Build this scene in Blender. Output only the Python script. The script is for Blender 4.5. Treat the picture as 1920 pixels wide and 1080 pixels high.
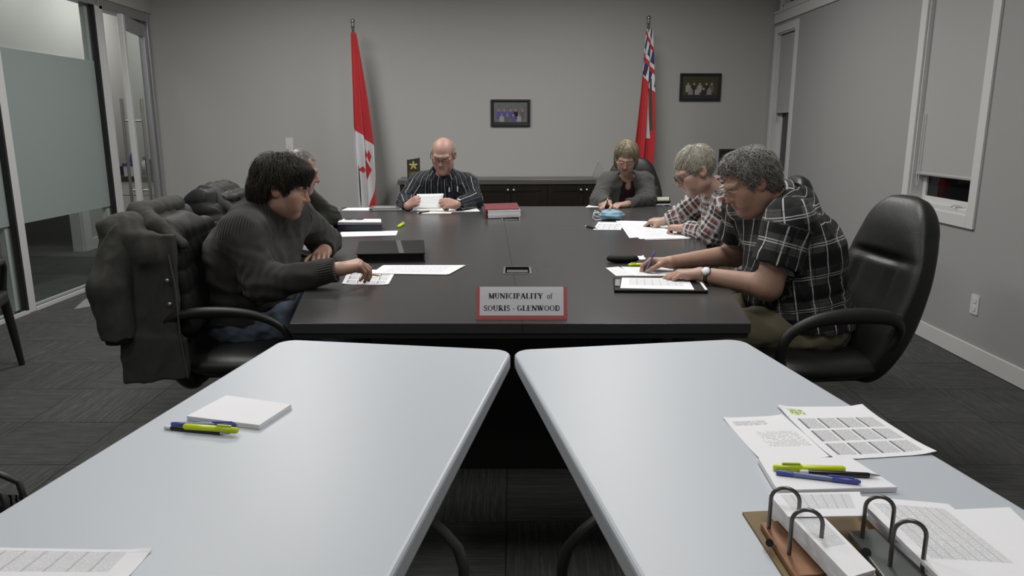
import bpy, math, random
import numpy as np
from mathutils import Vector, Matrix

for _o in list(bpy.data.objects): bpy.data.objects.remove(_o)
SC = bpy.context.scene
COL = SC.collection
random.seed(7); RNG = np.random.default_rng(7)

# ------------------------------------------------------------------ camera
F_PX = 1400.0; CAM_H = 1.38; PITCH = math.atan(305.0/1400.0)
cam = bpy.data.cameras.new('camera'); cam.sensor_width = 36.0; cam.lens = F_PX/1920*36
cam.clip_start = 0.02; cam.clip_end = 100
camo = bpy.data.objects.new('camera', cam); COL.objects.link(camo)
camo.location = (0, 0, CAM_H); camo.rotation_euler = (math.pi/2-PITCH, 0, 0)
SC.camera = camo

# ------------------------------------------------------------------ world (night outside), exposure
wd = bpy.data.worlds.new('world'); SC.world = wd; wd.use_nodes = True
wd.node_tree.nodes['Background'].inputs[0].default_value = (0.010, 0.012, 0.016, 1)
wd.node_tree.nodes['Background'].inputs[1].default_value = 1.0
vs = SC.view_settings; vs.view_transform = 'Standard'; vs.look = 'None'; vs.gamma = 1.0
vs.use_curve_mapping = False; vs.exposure = 0.0
CEIL = 3.0
# ceiling luminaires: x, y, watts (panels themselves are built with the ceiling below)
LUMS = [(-1.75, 0.85, 13), (0.75, 0.85, 17), (-1.75, 3.25, 32), (0.75, 3.25, 30), (-1.75, 5.75, 54), (0.75, 5.75, 48)]
for lx, ly, lw in LUMS:
    L = bpy.data.lights.new('luminaire_light', 'AREA'); L.shape = 'RECTANGLE'; L.size = 0.56; L.size_y = 1.16
    L.energy = lw; L.color = (1.0, 0.985, 0.955)
    try: L.spread = math.radians(175)
    except Exception: pass
    lo = bpy.data.objects.new('luminaire_light', L); COL.objects.link(lo); lo.location = (lx, ly, CEIL-0.012)
Lh = bpy.data.lights.new('hall_light', 'AREA'); Lh.shape = 'RECTANGLE'; Lh.size = 0.5; Lh.size_y = 1.0; Lh.energy = 7; Lh.color = (1, .985, .955)
lho = bpy.data.objects.new('hall_light', Lh); COL.objects.link(lho); lho.location = (-4.3, 7.3, CEIL-0.02)

Lh_fill = Lh.copy(); Lh_fill.energy = 17
lho_fill = bpy.data.objects.new('hall_light', Lh_fill); COL.objects.link(lho_fill); lho_fill.location = (-4.2, 8.6, CEIL-0.02)  # second hall lamp, added to brighten the dim cabinet end

# ------------------------------------------------------------------ geometry helpers
def at(px, py, Y):
    """point on the plane y=Y seen at that pixel of the photograph (camera above)"""
    a = (px-960)/F_PX; b = -(py-540)/F_PX; c, s = math.cos(PITCH), math.sin(PITCH)
    r = (a, c+b*s, -s+b*c); t = Y/r[1]
    return Vector((r[0]*t, Y, CAM_H+r[2]*t))
def atz(px, py, z):
    a = (px-960)/F_PX; b = -(py-540)/F_PX; c, s = math.cos(PITCH), math.sin(PITCH)
    r = (a, c+b*s, -s+b*c); t = (z-CAM_H)/r[2]
    return Vector((r[0]*t, r[1]*t, z))

WLOC = {}
def tag(o, label=None, cat=None, group=None, kind=None):
    if label: o['label'] = label
    if cat: o['category'] = cat
    if group: o['group'] = group
    if kind: o['kind'] = kind
    return o
def thing(name, loc, label, cat, rz=0.0, group=None):
    o = bpy.data.objects.new(name, None); COL.objects.link(o); o.empty_display_size = .05
    o.location = loc; o.rotation_euler = (0, 0, rz); WLOC[o.name] = Matrix.Translation(loc) @ Matrix.Rotation(rz, 4, 'Z')
    return tag(o, label, cat, group)
def obj(name, me, mat=None, parent=None, loc=(0, 0, 0), rot=(0, 0, 0), bevel=0, seg=2, world=False):
    """link mesh as one object; world=True: mesh is in world space and gets moved into its parent's frame"""
    o = bpy.data.objects.new(name, me); COL.objects.link(o)
    if mat is not None:
        me.materials.clear()
        for m in (mat if isinstance(mat, (list, tuple)) else [mat]): me.materials.append(m)
    o.location = loc; o.rotation_euler = rot
    M = Matrix.Translation(loc) @ Matrix.Rotation(rot[2], 4, 'Z')
    if parent is not None:
        o.parent = parent
        if world:
            me.transform(WLOC[parent.name].inverted())
        M = WLOC[parent.name] @ M
    WLOC[o.name] = M
    if bevel:
        b = o.modifiers.new('bevel', 'BEVEL'); b.width = bevel; b.segments = seg; b.limit_method = 'ANGLE'; b.angle_limit = .6
    return o

class MB:
    def __init__(s): s.v = []; s.f = []; s.sm = []; s.uv = {}
    def add(s, vs, fs, M=None, smooth=False):
        n = len(s.v)
        s.v += [tuple(M @ Vector(p)) for p in vs] if M is not None else [tuple(p) for p in vs]
        s.f += [tuple(i+n for i in f) for f in fs]; s.sm += [smooth]*len(fs); return s
    def box(s, x0, x1, y0, y1, z0, z1, M=None):
        v = [(x0,y0,z0),(x1,y0,z0),(x1,y1,z0),(x0,y1,z0),(x0,y0,z1),(x1,y0,z1),(x1,y1,z1),(x0,y1,z1)]
        return s.add(v, [(0,3,2,1),(4,5,6,7),(0,1,5,4),(1,2,6,5),(2,3,7,6),(3,0,4,7)], M)
    def prism(s, poly, z0, z1, M=None):
        n = len(poly); v = [(x,y,z0) for x,y in poly]+[(x,y,z1) for x,y in poly]
        a = sum(poly[i][0]*poly[(i+1)%n][1]-poly[(i+1)%n][0]*poly[i][1] for i in range(n))
        idx = list(range(n)) if a > 0 else list(range(n))[::-1]
        fs = [tuple(idx[::-1]), tuple(i+n for i in idx)]
        for k in range(n):
            i, j = idx[k], idx[(k+1)%n]; fs.append((i, j, j+n, i+n))
        return s.add(v, fs, M)
    def cyl(s, a, b, r0, r1=None, n=16, caps=True):
        return s.tube([a, b], [r0, r0 if r1 is None else r1], n, caps)
    def tube(s, pts, rad, n=8, caps=True, flat=1.0, up=None, closed=False):
        P = [Vector(p) for p in pts]; m = len(P)
        R = rad if isinstance(rad, (list, tuple)) else [rad]*m
        vs = []; nrm = Vector(up) if up is not None else None
        for i, p in enumerate(P):
            if closed: t = (P[(i+1)%m]-P[i-1])
            else: t = (P[min(i+1,m-1)]-P[max(i-1,0)])
            t.normalize()
            if nrm is None: nrm = t.orthogonal()
            if up is not None: nrm = Vector(up)
            nn = nrm-t*nrm.dot(t)
            if nn.length < 1e-5: nn = t.orthogonal()
            nn.normalize(); nrm = nn; bb = t.cross(nn)
            for k in range(n):
                a = 2*math.pi*k/n
                vs.append(p+nn*(math.cos(a)*R[i]*flat)+bb*(math.sin(a)*R[i]))
        fs = []
        for i in range(m if closed else m-1):
            for k in range(n):
                j = (i+1)%m
                fs.append((i*n+k, i*n+(k+1)%n, j*n+(k+1)%n, j*n+k))
        s.add(vs, fs, smooth=True)
        if caps and not closed:
            s.add(vs[:n], [tuple(range(n))[::-1]]); s.add(vs[-n:], [tuple(range(n))])
        return s
    def lathe(s, prof, n=24, M=None):
        vs = []; fs = []
        for r, z in prof:
            for k in range(n):
                a = 2*math.pi*k/n; vs.append((r*math.cos(a), r*math.sin(a), z))
        for i in range(len(prof)-1):
            for k in range(n): fs.append((i*n+k, i*n+(k+1)%n, (i+1)*n+(k+1)%n, (i+1)*n+k))
        return s.add(vs, fs, M, True)
    def ell(s, c, r, M=None, n=16, m=10):
        vs = []; fs = []
        for i in range(m+1):
            t = math.pi*i/m
            for k in range(n):
                a = 2*math.pi*k/n
                vs.append((c[0]+r[0]*math.sin(t)*math.cos(a), c[1]+r[1]*math.sin(t)*math.sin(a), c[2]-r[2]*math.cos(t)))
        for i in range(m):
            for k in range(n): fs.append((i*n+k, i*n+(k+1)%n, (i+1)*n+(k+1)%n, (i+1)*n+k))
        return s.add(vs, fs, M, True)
    def grid(s, fn, nu, nv, M=None, smooth=True, closeu=False):
        vs = [fn(i/(nu if closeu else nu-1), j/(nv-1)) for j in range(nv) for i in range(nu)]; fs = []
        for j in range(nv-1):
            for i in range(nu if closeu else nu-1):
                i2 = (i+1)%nu
                fs.append((j*nu+i, j*nu+i2, (j+1)*nu+i2, (j+1)*nu+i))
        return s.add(vs, fs, M, smooth)
    def mesh(s, name='mesh'):
        me = bpy.data.meshes.new(name); me.from_pydata(s.v, [], s.f); me.update()
        me.polygons.foreach_set('use_smooth', s.sm); return me
    def build(s, name, mat, parent=None, **k): return obj(name, s.mesh(name), mat, parent, **k)

def set_uv(me, fn):
    """uv per loop from vertex coordinates"""
    uv = me.uv_layers.new(name='UVMap')
    for l in me.loops: uv.data[l.index].uv = fn(me.vertices[l.vertex_index].co)
def rrect(w, h, r, n=6):
    """rounded rectangle polygon centred on 0"""
    out = []
    for cx, cy, a0 in ((w/2-r, h/2-r, 0), (-w/2+r, h/2-r, 90), (-w/2+r, -h/2+r, 180), (w/2-r, -h/2+r, 270)):
        for k in range(n+1):
            a = math.radians(a0+90*k/n); out.append((cx+r*math.cos(a), cy+r*math.sin(a)))
    return out
def RZ(a): return Matrix.Rotation(a, 4, 'Z')
def TR(x, y=None, z=None): return Matrix.Translation(x if y is None else (x, y, z))

# ------------------------------------------------------------------ material helpers
class NT:
    def __init__(s, name):
        s.m = bpy.data.materials.new(name); s.m.use_nodes = True; s.t = s.m.node_tree; s.n = s.t.nodes; s.l = s.t.links
        s.b = s.n['Principled BSDF']; s.out = s.n['Material Output']
    def node(s, typ, **k):
        nd = s.n.new(typ)
        for a, v in k.items(): setattr(nd, a, v)
        return nd
    def put(s, sock, v):
        if hasattr(v, 'is_linked') or isinstance(v, bpy.types.NodeSocket): s.l.new(v, sock)
        else: sock.default_value = v
    def math(s, op, a, b=0.0, c=None):
        nd = s.node('ShaderNodeMath', operation=op); s.put(nd.inputs[0], a); s.put(nd.inputs[1], b)
        if c is not None: s.put(nd.inputs[2], c)
        return nd.outputs[0]
    def mix(s, f, a, b, mode='MIX'):
        nd = s.node('ShaderNodeMix', data_type='RGBA', blend_type=mode); s.put(nd.inputs[0], f); s.put(nd.inputs[6], a); s.put(nd.inputs[7], b)
        return nd.outputs[2]
    def noise(s, vec, scale, detail=2, rough=.5, out=0):
        nd = s.node('ShaderNodeTexNoise'); s.put(nd.inputs['Vector'], vec) if vec is not None else None
        nd.inputs['Scale'].default_value = scale; nd.inputs['Detail'].default_value = detail; nd.inputs['Roughness'].default_value = rough
        return nd.outputs[out]
    def coord(s, which='Object'): return s.node('ShaderNodeTexCoord').outputs[which]
    def attr(s, name, out='Vector'):
        nd = s.node('ShaderNodeAttribute'); nd.attribute_name = name; return nd.outputs[out]
    def sep(s, v):
        nd = s.node('ShaderNodeSeparateXYZ'); s.put(nd.inputs[0], v); return nd.outputs
    def comb(s, x, y, z=0.0):
        nd = s.node('ShaderNodeCombineXYZ'); s.put(nd.inputs[0], x); s.put(nd.inputs[1], y); s.put(nd.inputs[2], z); return nd.outputs[0]
    def vmul(s, v, k):
        nd = s.node('ShaderNodeVectorMath', operation='MULTIPLY'); s.put(nd.inputs[0], v); nd.inputs[1].default_value = k; return nd.outputs[0]
    def ramp(s, f, stops):
        nd = s.node('ShaderNodeValToRGB'); s.put(nd.inputs[0], f); e = nd.color_ramp.elements
        while len(e) < len(stops): e.new(0.5)
        for el, (p, c) in zip(e, stops): el.position = p; el.color = c if len(c) == 4 else (*c, 1)
        return nd.outputs[0]
    def bump(s, h, strength=.3, dist=.002):
        nd = s.node('ShaderNodeBump'); nd.inputs['Strength'].default_value = strength; nd.inputs['Distance'].default_value = dist
        s.put(nd.inputs['Height'], h); s.l.new(nd.outputs[0], s.b.inputs['Normal']); return nd
    def band(s, x, c, w):
        """1 inside |x-c|<w"""
        return s.math('LESS_THAN', s.math('ABSOLUTE', s.math('SUBTRACT', x, c)), w)
    def base(s, v): s.put(s.b.inputs['Base Color'], v); return s
    def set(s, **k):
        for a, v in k.items(): s.put(s.b.inputs[a.replace('_', ' ')], v)
        return s
def rgb(r, g, b):
    """display (sRGB 0-255) to linear"""
    f = lambda c: (c/255/12.92) if c <= 10 else ((c/255+.055)/1.055)**2.4
    return (f(r), f(g), f(b), 1)
_MC = {}
def plain(name, col, rough=.5, metal=0.0, spec=.5, bump=0, bscale=200, var=0.0, coat=0.0, sheen=0.0):
    if name in _MC: return _MC[name]
    t = NT(name); t.set(Roughness=rough, Metallic=metal); t.b.inputs['Specular IOR Level'].default_value = spec
    t.b.inputs['Coat Weight'].default_value = coat
    if sheen: t.b.inputs['Sheen Weight'].default_value = sheen; t.b.inputs['Sheen Roughness'].default_value = .5
    co = t.coord()
    if var:
        n = t.noise(co, 6, 3); t.base(t.mix(n, tuple(c*(1-var) for c in col[:3])+(1,), tuple(min(1, c*(1+var)) for c in col[:3])+(1,)))
    else: t.base(col)
    if bump: t.bump(t.noise(co, bscale, 2), bump, .001)
    _MC[name] = t.m; return t.m
# ================================================================== the setting
XR = 2.739; XL = -3.672; YB0 = 7.90; YB1 = 8.17; YF = -1.6
ANG = math.atan2(YB1-YB0, XR-XL)
def wall_pt(px, py, off=0.0):
    """point of the back wall (off = metres in front of it) under a pixel"""
    a = (px-960)/F_PX; b = -(py-540)/F_PX; c, s = math.cos(PITCH), math.sin(PITCH)
    r = (a, c+b*s, -s+b*c); k = (YB1-YB0)/(XR-XL); y0 = YB0-XL*k-off
    t = y0/(r[1]-k*r[0]); return Vector((r[0]*t, r[1]*t, CAM_H+r[2]*t))
def wallm(name, col, bump=.08):
    t = NT(name); co = t.coord(); t.base(col); t.set(Roughness=.85)
    t.b.inputs['Specular IOR Level'].default_value = .25
    t.bump(t.noise(co, 260, 3, .6), bump, .0015); return t.m
M_WALL = wallm('wall_paint', (.395, .393, .380, 1))
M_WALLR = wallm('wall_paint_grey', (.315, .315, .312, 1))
M_TRIM = plain('white_trim_paint', (.58, .58, .575, 1), .45)
M_CEIL = wallm('ceiling_tile', (.72, .72, .70, 1), .3)
M_ALU = plain('satin_aluminium', (.46, .46, .47, 1), .38, .75)
M_ALUW = plain('pale_aluminium', (.60, .60, .60, 1), .45, .3)
M_GASK = plain('black_rubber', (.012, .012, .013, 1), .5)
M_STEEL = plain('brushed_steel', (.50, .49, .46, 1), .28, 1.0)
M_BLACK = plain('black_plastic', (.012, .012, .012, 1), .45)
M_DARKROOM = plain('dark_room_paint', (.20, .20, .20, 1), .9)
def glassm(name, tint=(1, 1, 1, 1), rough=0.0):
    t = NT(name); t.n.remove(t.b)
    tr = t.node('ShaderNodeBsdfTransparent'); tr.inputs[0].default_value = tint
    gl = t.node('ShaderNodeBsdfGlossy'); gl.inputs['Roughness'].default_value = rough
    fr = t.node('ShaderNodeFresnel'); fr.inputs[0].default_value = 1.5
    geo = t.node('ShaderNodeNewGeometry'); fac = t.math('MULTIPLY', fr.outputs[0], t.math('SUBTRACT', 1.0, geo.outputs['Backfacing']))
    mx = t.node('ShaderNodeMixShader'); t.l.new(fac, mx.inputs[0]); t.l.new(tr.outputs[0], mx.inputs[1]); t.l.new(gl.outputs[0], mx.inputs[2])
    t.l.new(mx.outputs[0], t.out.inputs[0]); return t.m
M_GLASS = glassm('clear_glass', (.93, .96, .95, 1))
M_NIGHT = NT('night_glass'); M_NIGHT.base((.006, .007, .008, 1)).set(Roughness=.03); M_NIGHT = M_NIGHT.m
def frostm():
    t = NT('frosted_film'); t.n.remove(t.b)
    d = t.node('ShaderNodeBsdfDiffuse'); d.inputs[0].default_value = (.38, .43, .42, 1)
    tl = t.node('ShaderNodeBsdfTranslucent'); tl.inputs[0].default_value = (.55, .62, .61, 1)
    g = t.node('ShaderNodeBsdfGlossy'); g.inputs['Roughness'].default_value = .35
    m1 = t.node('ShaderNodeMixShader'); m1.inputs[0].default_value = .45; t.l.new(d.outputs[0], m1.inputs[1]); t.l.new(tl.outputs[0], m1.inputs[2])
    m2 = t.node('ShaderNodeMixShader'); m2.inputs[0].default_value = .04; t.l.new(m1.outputs[0], m2.inputs[1]); t.l.new(g.outputs[0], m2.inputs[2])
    t.l.new(m2.outputs[0], t.out.inputs[0]); return t.m
M_FROST = frostm()

# ---- floors: slab + carpet tiles, each a piece of its own
def carpetm():
    t = NT('carpet_tile_pile'); co = t.coord('Object'); x, y, z = t.sep(co)
    info = t.node('ShaderNodeObjectInfo'); rnd = info.outputs['Random']
    off = t.math('MULTIPLY', rnd, 37.0)
    v1 = t.comb(t.math('ADD', t.math('MULTIPLY', x, 5.0), off), t.math('MULTIPLY', y, 150.0), off)
    v2 = t.comb(t.math('ADD', t.math('MULTIPLY', x, 14.0), off), t.math('MULTIPLY', y, 60.0), 3.0)
    n1 = t.noise(v1, 1.0, 2, .6); n2 = t.noise(v2, 1.0, 3, .6); n3 = t.noise(co, 420, 1)
    s = t.math('ADD', t.math('MULTIPLY', n1, .65), t.math('MULTIPLY', n2, .35))
    s = t.math('ADD', s, t.math('MULTIPLY', t.math('SUBTRACT', rnd, .5), .05))
    c = t.ramp(s, [(.28, (.044, .045, .044)), (.48, (.066, .067, .065)), (.60, (.090, .091, .089)), (.76, (.15, .15, .147))])
    c = t.mix(t.math('MULTIPLY', n3, .5), c, (.03, .03, .03, 1), 'MULTIPLY') if False else c
    t.base(c).set(Roughness=.95); t.b.inputs['Specular IOR Level'].default_value = .15
    w = t.math('SINE', t.math('MULTIPLY', y, 2*math.pi/.0075)); h = t.math('ADD', t.math('MULTIPLY', w, .5), n3)
    t.bump(h, .8, .002); return t.m
M_CARPET = carpetm()
M_CARPETL = plain('pale_carpet_tile', (.20, .20, .195, 1), .95, bump=.6, bscale=400, var=.25)
M_SLAB = plain('floor_slab', (.03, .03, .03, 1), .95)
TS = 0.4572
fl = tag(MB().box(XL-.06, XR+.1, YF-.1, 8.2, -.06, -.006).build('floor', M_SLAB), 'dark grey carpet tile floor of the meeting room', None, None, 'structure')
flh = tag(MB().box(-7.2, XL-.06, 2.4, 9.9, -.06, -.006).build('floor', M_SLAB), 'grey carpet tile floor of the hallway beyond the glass', None, None, 'structure')
def tile_mesh():
    a = TS/2-.0007; b = a-.0012; m = MB()
    v = [(-a,-a,-.006),(a,-a,-.006),(a,a,-.006),(-a,a,-.006),(-b,-b,0),(b,-b,0),(b,b,0),(-b,b,0)]
    m.add(v, [(4,5,6,7),(0,1,5,4),(1,2,6,5),(2,3,7,6),(3,0,4,7)]); return m.mesh('carpet_tile')
TM = tile_mesh(); TM.materials.append(M_CARPET); TML = TM.copy(); TML.materials.clear(); TML.materials.append(M_CARPETL)
def lay(parent, x0, x1, y0, y1, ox=-.02, oy=2.42, pale=()):
    i0 = math.floor((x0-ox)/TS); j0 = math.floor((y0-oy)/TS); n = 0
    for i in range(i0, math.ceil((x1-ox)/TS)):
        for j in range(j0, math.ceil((y1-oy)/TS)):
            cx = ox+(i+.5)*TS; cy = oy+(j+.5)*TS
            lo_x = max(cx-TS/2, x0); hi_x = min(cx+TS/2, x1); lo_y = max(cy-TS/2, y0); hi_y = min(cy+TS/2, y1)
            if hi_x-lo_x < .02 or hi_y-lo_y < .02: continue
            me = TML if (i, j) in pale else TM
            o = bpy.data.objects.new('carpet_tile', me); COL.objects.link(o); o.parent = parent
            quarter = (i+j) % 2
            o.location = ((lo_x+hi_x)/2, (lo_y+hi_y)/2, 0); sx = (hi_x-lo_x)/TS; sy = (hi_y-lo_y)/TS
            o.rotation_euler = (0, 0, math.pi/2 if quarter else 0); o.scale = (sy, sx, 1) if quarter else (sx, sy, 1); n += 1
    return n
n_room = lay(fl, XL+.02, XR, .2, 8.2)
n_hall = lay(flh, -5.6, XL-.06, 4.2, 9.5)

# ---- walls
def struct(o, label=None): return tag(o, label, None, None, 'structure')
cx = (XL+XR)/2
wb = MB(); Mw = TR(XL, YB0, 0) @ RZ(ANG); Lw = math.hypot(XR-XL, YB1-YB0)
wb.box(-.05, Lw+.1, 0, .12, 0, CEIL+.05, Mw)
struct(wb.build('wall_back', M_WALL), 'plain warm grey painted back wall behind the flags')
bb = MB().box(0, Lw, -.014, 0, 0, .105, Mw); struct(bb.build('baseboard_back', M_TRIM, bevel=.003), 'white baseboard along the back wall')
# right wall with two tall windows and a row of transom windows above
W1 = (4.47, 5.17, .85, 2.30); W2 = (7.55, 8.06, .85, 2.30)      # clear openings: y0 y1 z0 z1
TRN = [(-.8, .3), (.5, 1.6), (1.8, 2.9), (3.1, 4.2), (4.4, 5.5), (5.75, 6.85), (7.42, 7.98)]; TZ0, TZ1 = 2.545, 2.86
wr = MB(); T = .14
def yz_wall(m, X0, X1, y0, y1, z0, z1, holes):
    """wall slab with rectangular holes, cut in z-bands"""
    zs = sorted({z0, z1, *[h[2] for h in holes], *[h[3] for h in holes]})
    for a, b in zip(zs, zs[1:]):
        hs = sorted([h for h in holes if h[2] <= a and h[3] >= b]); y = y0
        for h in hs:
            if h[0] > y: m.box(X0, X1, y, h[0], a, b)
            y = h[1]
        if y < y1: m.box(X0, X1, y, y1, a, b)
yz_wall(wr, XR, XR+T, YF, 8.3, 0, CEIL+.05, [W1, W2]+[(a, b, TZ0, TZ1) for a, b in TRN])
struct(wr.build('wall_right', M_WALLR), 'grey painted right wall with the windows')
struct(MB().box(XR-.014, XR, YF, 8.17, 0, .105).build('baseboard_right', M_TRIM, bevel=.004), 'white baseboard along the right wall')
struct(MB().box(XL-.1, XR+.2, YF-.12, YF, 0, CEIL+.05).build('wall_front', M_WALL), 'grey painted wall behind the viewer')
struct(MB().box(-7.2, XR+.2, YF-.1, 9.9, CEIL, CEIL+.08).build('ceiling', M_CEIL), 'white ceiling of the meeting room and hallway')

M_SHADE = NT('roller_shade_fabric'); _co = M_SHADE.coord(); M_SHADE.base((.36, .36, .358, 1)).set(Roughness=.9); M_SHADE.bump(M_SHADE.noise(_co, 700, 1), .2, .0006); M_SHADE = M_SHADE.m
def window(n, W, shade_z, label, crank):
    y0, y1, z0, z1 = W; c = .075
    w = tag(MB().box(XR-.016, XR, y0-c, y0, z0-c, z1+c).box(XR-.016, XR, y1, y1+c, z0-c, z1+c).box(XR-.016, XR, y0, y1, z1, z1+c).box(XR-.016, XR, y0, y1, z0-c, z0)
            .build('window_%d' % n, M_TRIM, bevel=.003), label, None, None, 'structure')
    MB().box(XR, XR+.11, y0, y0+.012, z0, z1).box(XR, XR+.11, y1-.012, y1, z0, z1).box(XR, XR+.11, y0, y1, z1-.012, z1).box(XR-.004, XR+.11, y0, y1, z0, z0+.014).build('window_jamb', M_TRIM, w)
    s = .05
    MB().box(XR+.075, XR+.115, y0+.012, y0+.012+s, z0+.014, z1-.012).box(XR+.075, XR+.115, y1-.012-s, y1-.012, z0+.014, z1-.012)\
        .box(XR+.075, XR+.115, y0+.012+s, y1-.012-s, z0+.014, z0+.014+s).box(XR+.075, XR+.115, y0+.012+s, y1-.012-s, z1-.012-s, z1-.012).build('sash', M_TRIM, w, bevel=.004)
    MB().box(XR+.09, XR+.098, y0+.06, y1-.06, z0+.06, z1-.06).build('pane', M_NIGHT, w)
    MB().box(XR+.028, XR+.030, y0+.016, y1-.016, shade_z+.012, z1-.03).build('roller_shade', M_SHADE, w)
    MB().tube([(XR+.029, y0+.015, shade_z+.008), (XR+.029, y1-.015, shade_z+.008)], .012, 10, flat=.6, up=(1, 0, 0)).build('shade_bottom_bar', M_SHADE, w)
    MB().cyl((XR+.045, y0+.014, z1-.04), (XR+.045, y1-.014, z1-.04), .022).build('shade_roller', M_SHADE, w)
    # cord loop by the far jamb
    yy = y1-.035
    MB().tube([(XR+.02, yy, shade_z+.4), (XR+.02, yy, shade_z-.04), (XR+.02, yy-.006, shade_z-.065), (XR+.02, yy-.014, shade_z-.075), (XR+.02, yy-.022, shade_z-.065), (XR+.02, yy-.028, shade_z-.04), (XR+.02, yy-.028, shade_z+.4)], .0028, 6).build('shade_cord', M_TRIM, w)
    if crank:
        m = MB().box(XR+.045, XR+.078, y0+.10, y0+.22, z0+.014, z0+.034)
        m.tube([(XR+.05, y0+.13, z0+.032), (XR+.035, y0+.15, z0+.05), (XR+.03, y0+.2, z0+.046), (XR+.03, y0+.24, z0+.030)], [.008, .007, .006, .008], 8)
        m.build('window_crank', M_TRIM, w, bevel=.002)
    return w
window(1, W1, 1.055, 'tall white-trimmed window with the roller shade almost fully down', True)
window(2, W2, 1.505, 'narrow white-trimmed window in the far right corner with the shade half down', False)
# transom band: rail below and one window each
struct(MB().box(XR-.018, XR, YF, 8.16, 2.405, 2.50).box(XR-.03, XR, YF, 8.16, 2.50, 2.52).build('trim_1', M_TRIM, bevel=.003), 'white trim rail under the transom windows')
for i, (a, b) in enumerate(TRN):
    w = struct(MB().box(XR-.012, XR, a-.055, a, TZ0-.02, TZ1+.05).box(XR-.012, XR, b, b+.055, TZ0-.02, TZ1+.05).box(XR-.012, XR, a, b, TZ1, TZ1+.05).box(XR-.012, XR, a, b, TZ0-.02, TZ0).build('window_%d' % (3+i), M_TRIM, bevel=.003),
               'transom window %s' % (('high above the narrow corner window' if i == 6 else 'in the high row on the right wall, number %d from the camera end' % (i+1))))
    MB().box(XR, XR+.10, a, a+.02, TZ0, TZ1).box(XR, XR+.10, b-.02, b, TZ0, TZ1).box(XR, XR+.10, a, b, TZ0, TZ0+.02).box(XR, XR+.10, a, b, TZ1-.02, TZ1).build('window_jamb', M_TRIM, w)
    MB().box(XR+.07, XR+.078, a+.01, b-.01, TZ0+.01, TZ1-.01).build('pane', M_NIGHT, w)

# ---- left glass partition with frosted film, aluminium posts and the ajar glass door
def post(m, y0, y1, z0=0, z1=2.47, x0=XL-.05, x1=XL+.05): m.box(x0, x1, y0, y1, z0, z1); return m
PT = 2.47
wl = MB().box(XL-.06, XL+.06, YF, YB0+.02, PT, CEIL+.05); wl.box(XL-.06, XL+.06, YF, 1.15, 0, PT)
wl.box(XL-.06, XL+.04, 7.86, 7.95, 0, PT)
struct(wl.build('wall_left', M_WALL), 'painted wall above and beside the glass partition')
struct(MB().box(XL-.06, XL, YB0+.1, 9.7, 0, CEIL+.05).build('wall_hall_side', M_WALL), 'hallway side wall beyond the meeting room')
PY = [1.15, 2.60, 4.02, 5.44, 6.84]
gp = thing('glass_partition', (XL, 4, 0), 'glass partition with aluminium posts and a wide frosted band on the left', 'glass partition')
def part(name, m, mat, par, **k): return m.build(name, mat, par, world=True, **k)
part('head_rail', MB().box(XL-.05, XL+.05, 1.15, 6.84, 2.40, PT), M_ALU, gp, bevel=.003)
for i, y in enumerate(PY):
    w = .085
    p = part('post', MB().box(XL-.05, XL+.05, y, y+w, 0, 2.40), M_ALUW, gp, bevel=.004)
    if i < 4:
        y0, y1 = y+w, PY[i+1]
        part('glass_pane', MB().box(XL-.006, XL+.006, y0, y1, .03, 2.40), M_GLASS, gp)
        part('frosted_film', MB().box(XL+.0062, XL+.0072, y0+.02, y1-.02, .66, 1.93), M_FROST, gp)
        part('glazing_bead', MB().box(XL-.05, XL-.008, y1-.062, y1, .03, 2.40), M_ALUW, gp)
        part('gasket', MB().box(XL+.008, XL+.052, y1-.022, y1-.001, .03, 2.40), M_GASK, gp)
        part('floor_channel', MB().box(XL-.042, XL+.042, y0, y1, 0, .012), M_BLACK, gp)
        for dx in (-.040, .040): part('channel_lip', MB().box(XL+dx-.012, XL+dx+.012, y0, y1, 0, .026), M_ALUW, gp)
# door frame and door leaf
df = thing('door_frame', (XL, 7.4, 0), 'aluminium door frame between glass partition and back wall', 'door frame'); df['kind'] = 'structure'; del df['category']; df.name = 'door_2'
WLOC[df.name] = TR(XL, 7.4, 0)
part('jamb', MB().box(XL-.05, XL+.05, 7.80, 7.86, 0, PT), M_ALU, df, bevel=.003)
part('jamb', MB().box(XL-.05, XL+.05, 6.925, 6.975, 0, PT-.06), M_ALUW, df, bevel=.003)
part('head', MB().box(XL-.05, XL+.05, 6.92, 7.80, 2.38, PT), M_ALU, df, bevel=.003)
part('closer_arm', MB().box(XL-.02, XL+.0, 7.5, 7.76, 2.35, 2.38), M_BLACK, df)
hx, hy = XL+.01, 7.78; da = math.radians(12.5)
dl = tag(bpy.data.objects.new('door_1', None), 'glass door with long steel pull bars standing ajar by the back wall', None, None, 'structure'); COL.objects.link(dl)
dl.location = (hx, hy, 0); dl.rotation_euler = (0, 0, da); WLOC[dl.name] = TR(hx, hy, 0) @ RZ(da)
DW = .80; DT = .022; DH = 2.35       # leaf runs from the hinge along local -y
MB().box(-DT, DT, -.07, 0, .01, DH).build('stile', M_ALU, dl, bevel=.003)
MB().box(-DT, DT, -DW, -DW+.07, .01, DH).build('stile', M_ALUW, dl, bevel=.003)
MB().box(-DT, DT, -DW+.07, -.07, DH-.12, DH).build('top_rail', M_ALU, dl, bevel=.003)
MB().box(-DT, DT, -DW+.07, -.07, .01, .22).build('bottom_rail', M_ALU, dl, bevel=.003)
MB().box(-.004, .004, -DW+.06, -.06, .2, DH-.1).build('glass_pane', M_GLASS, dl)
for sx in (-1, 1):
    h = MB().cyl((sx*.085, -DW+.10, .62), (sx*.085, -DW+.10, 1.62), .014, n=12).build('pull_bar', M_STEEL, dl)
    for z in (.78, 1.42): MB().cyl((sx*.02, -DW+.10, z), (sx*.085, -DW+.10, z), .009, n=8).build('standoff', M_STEEL, h)

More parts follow.
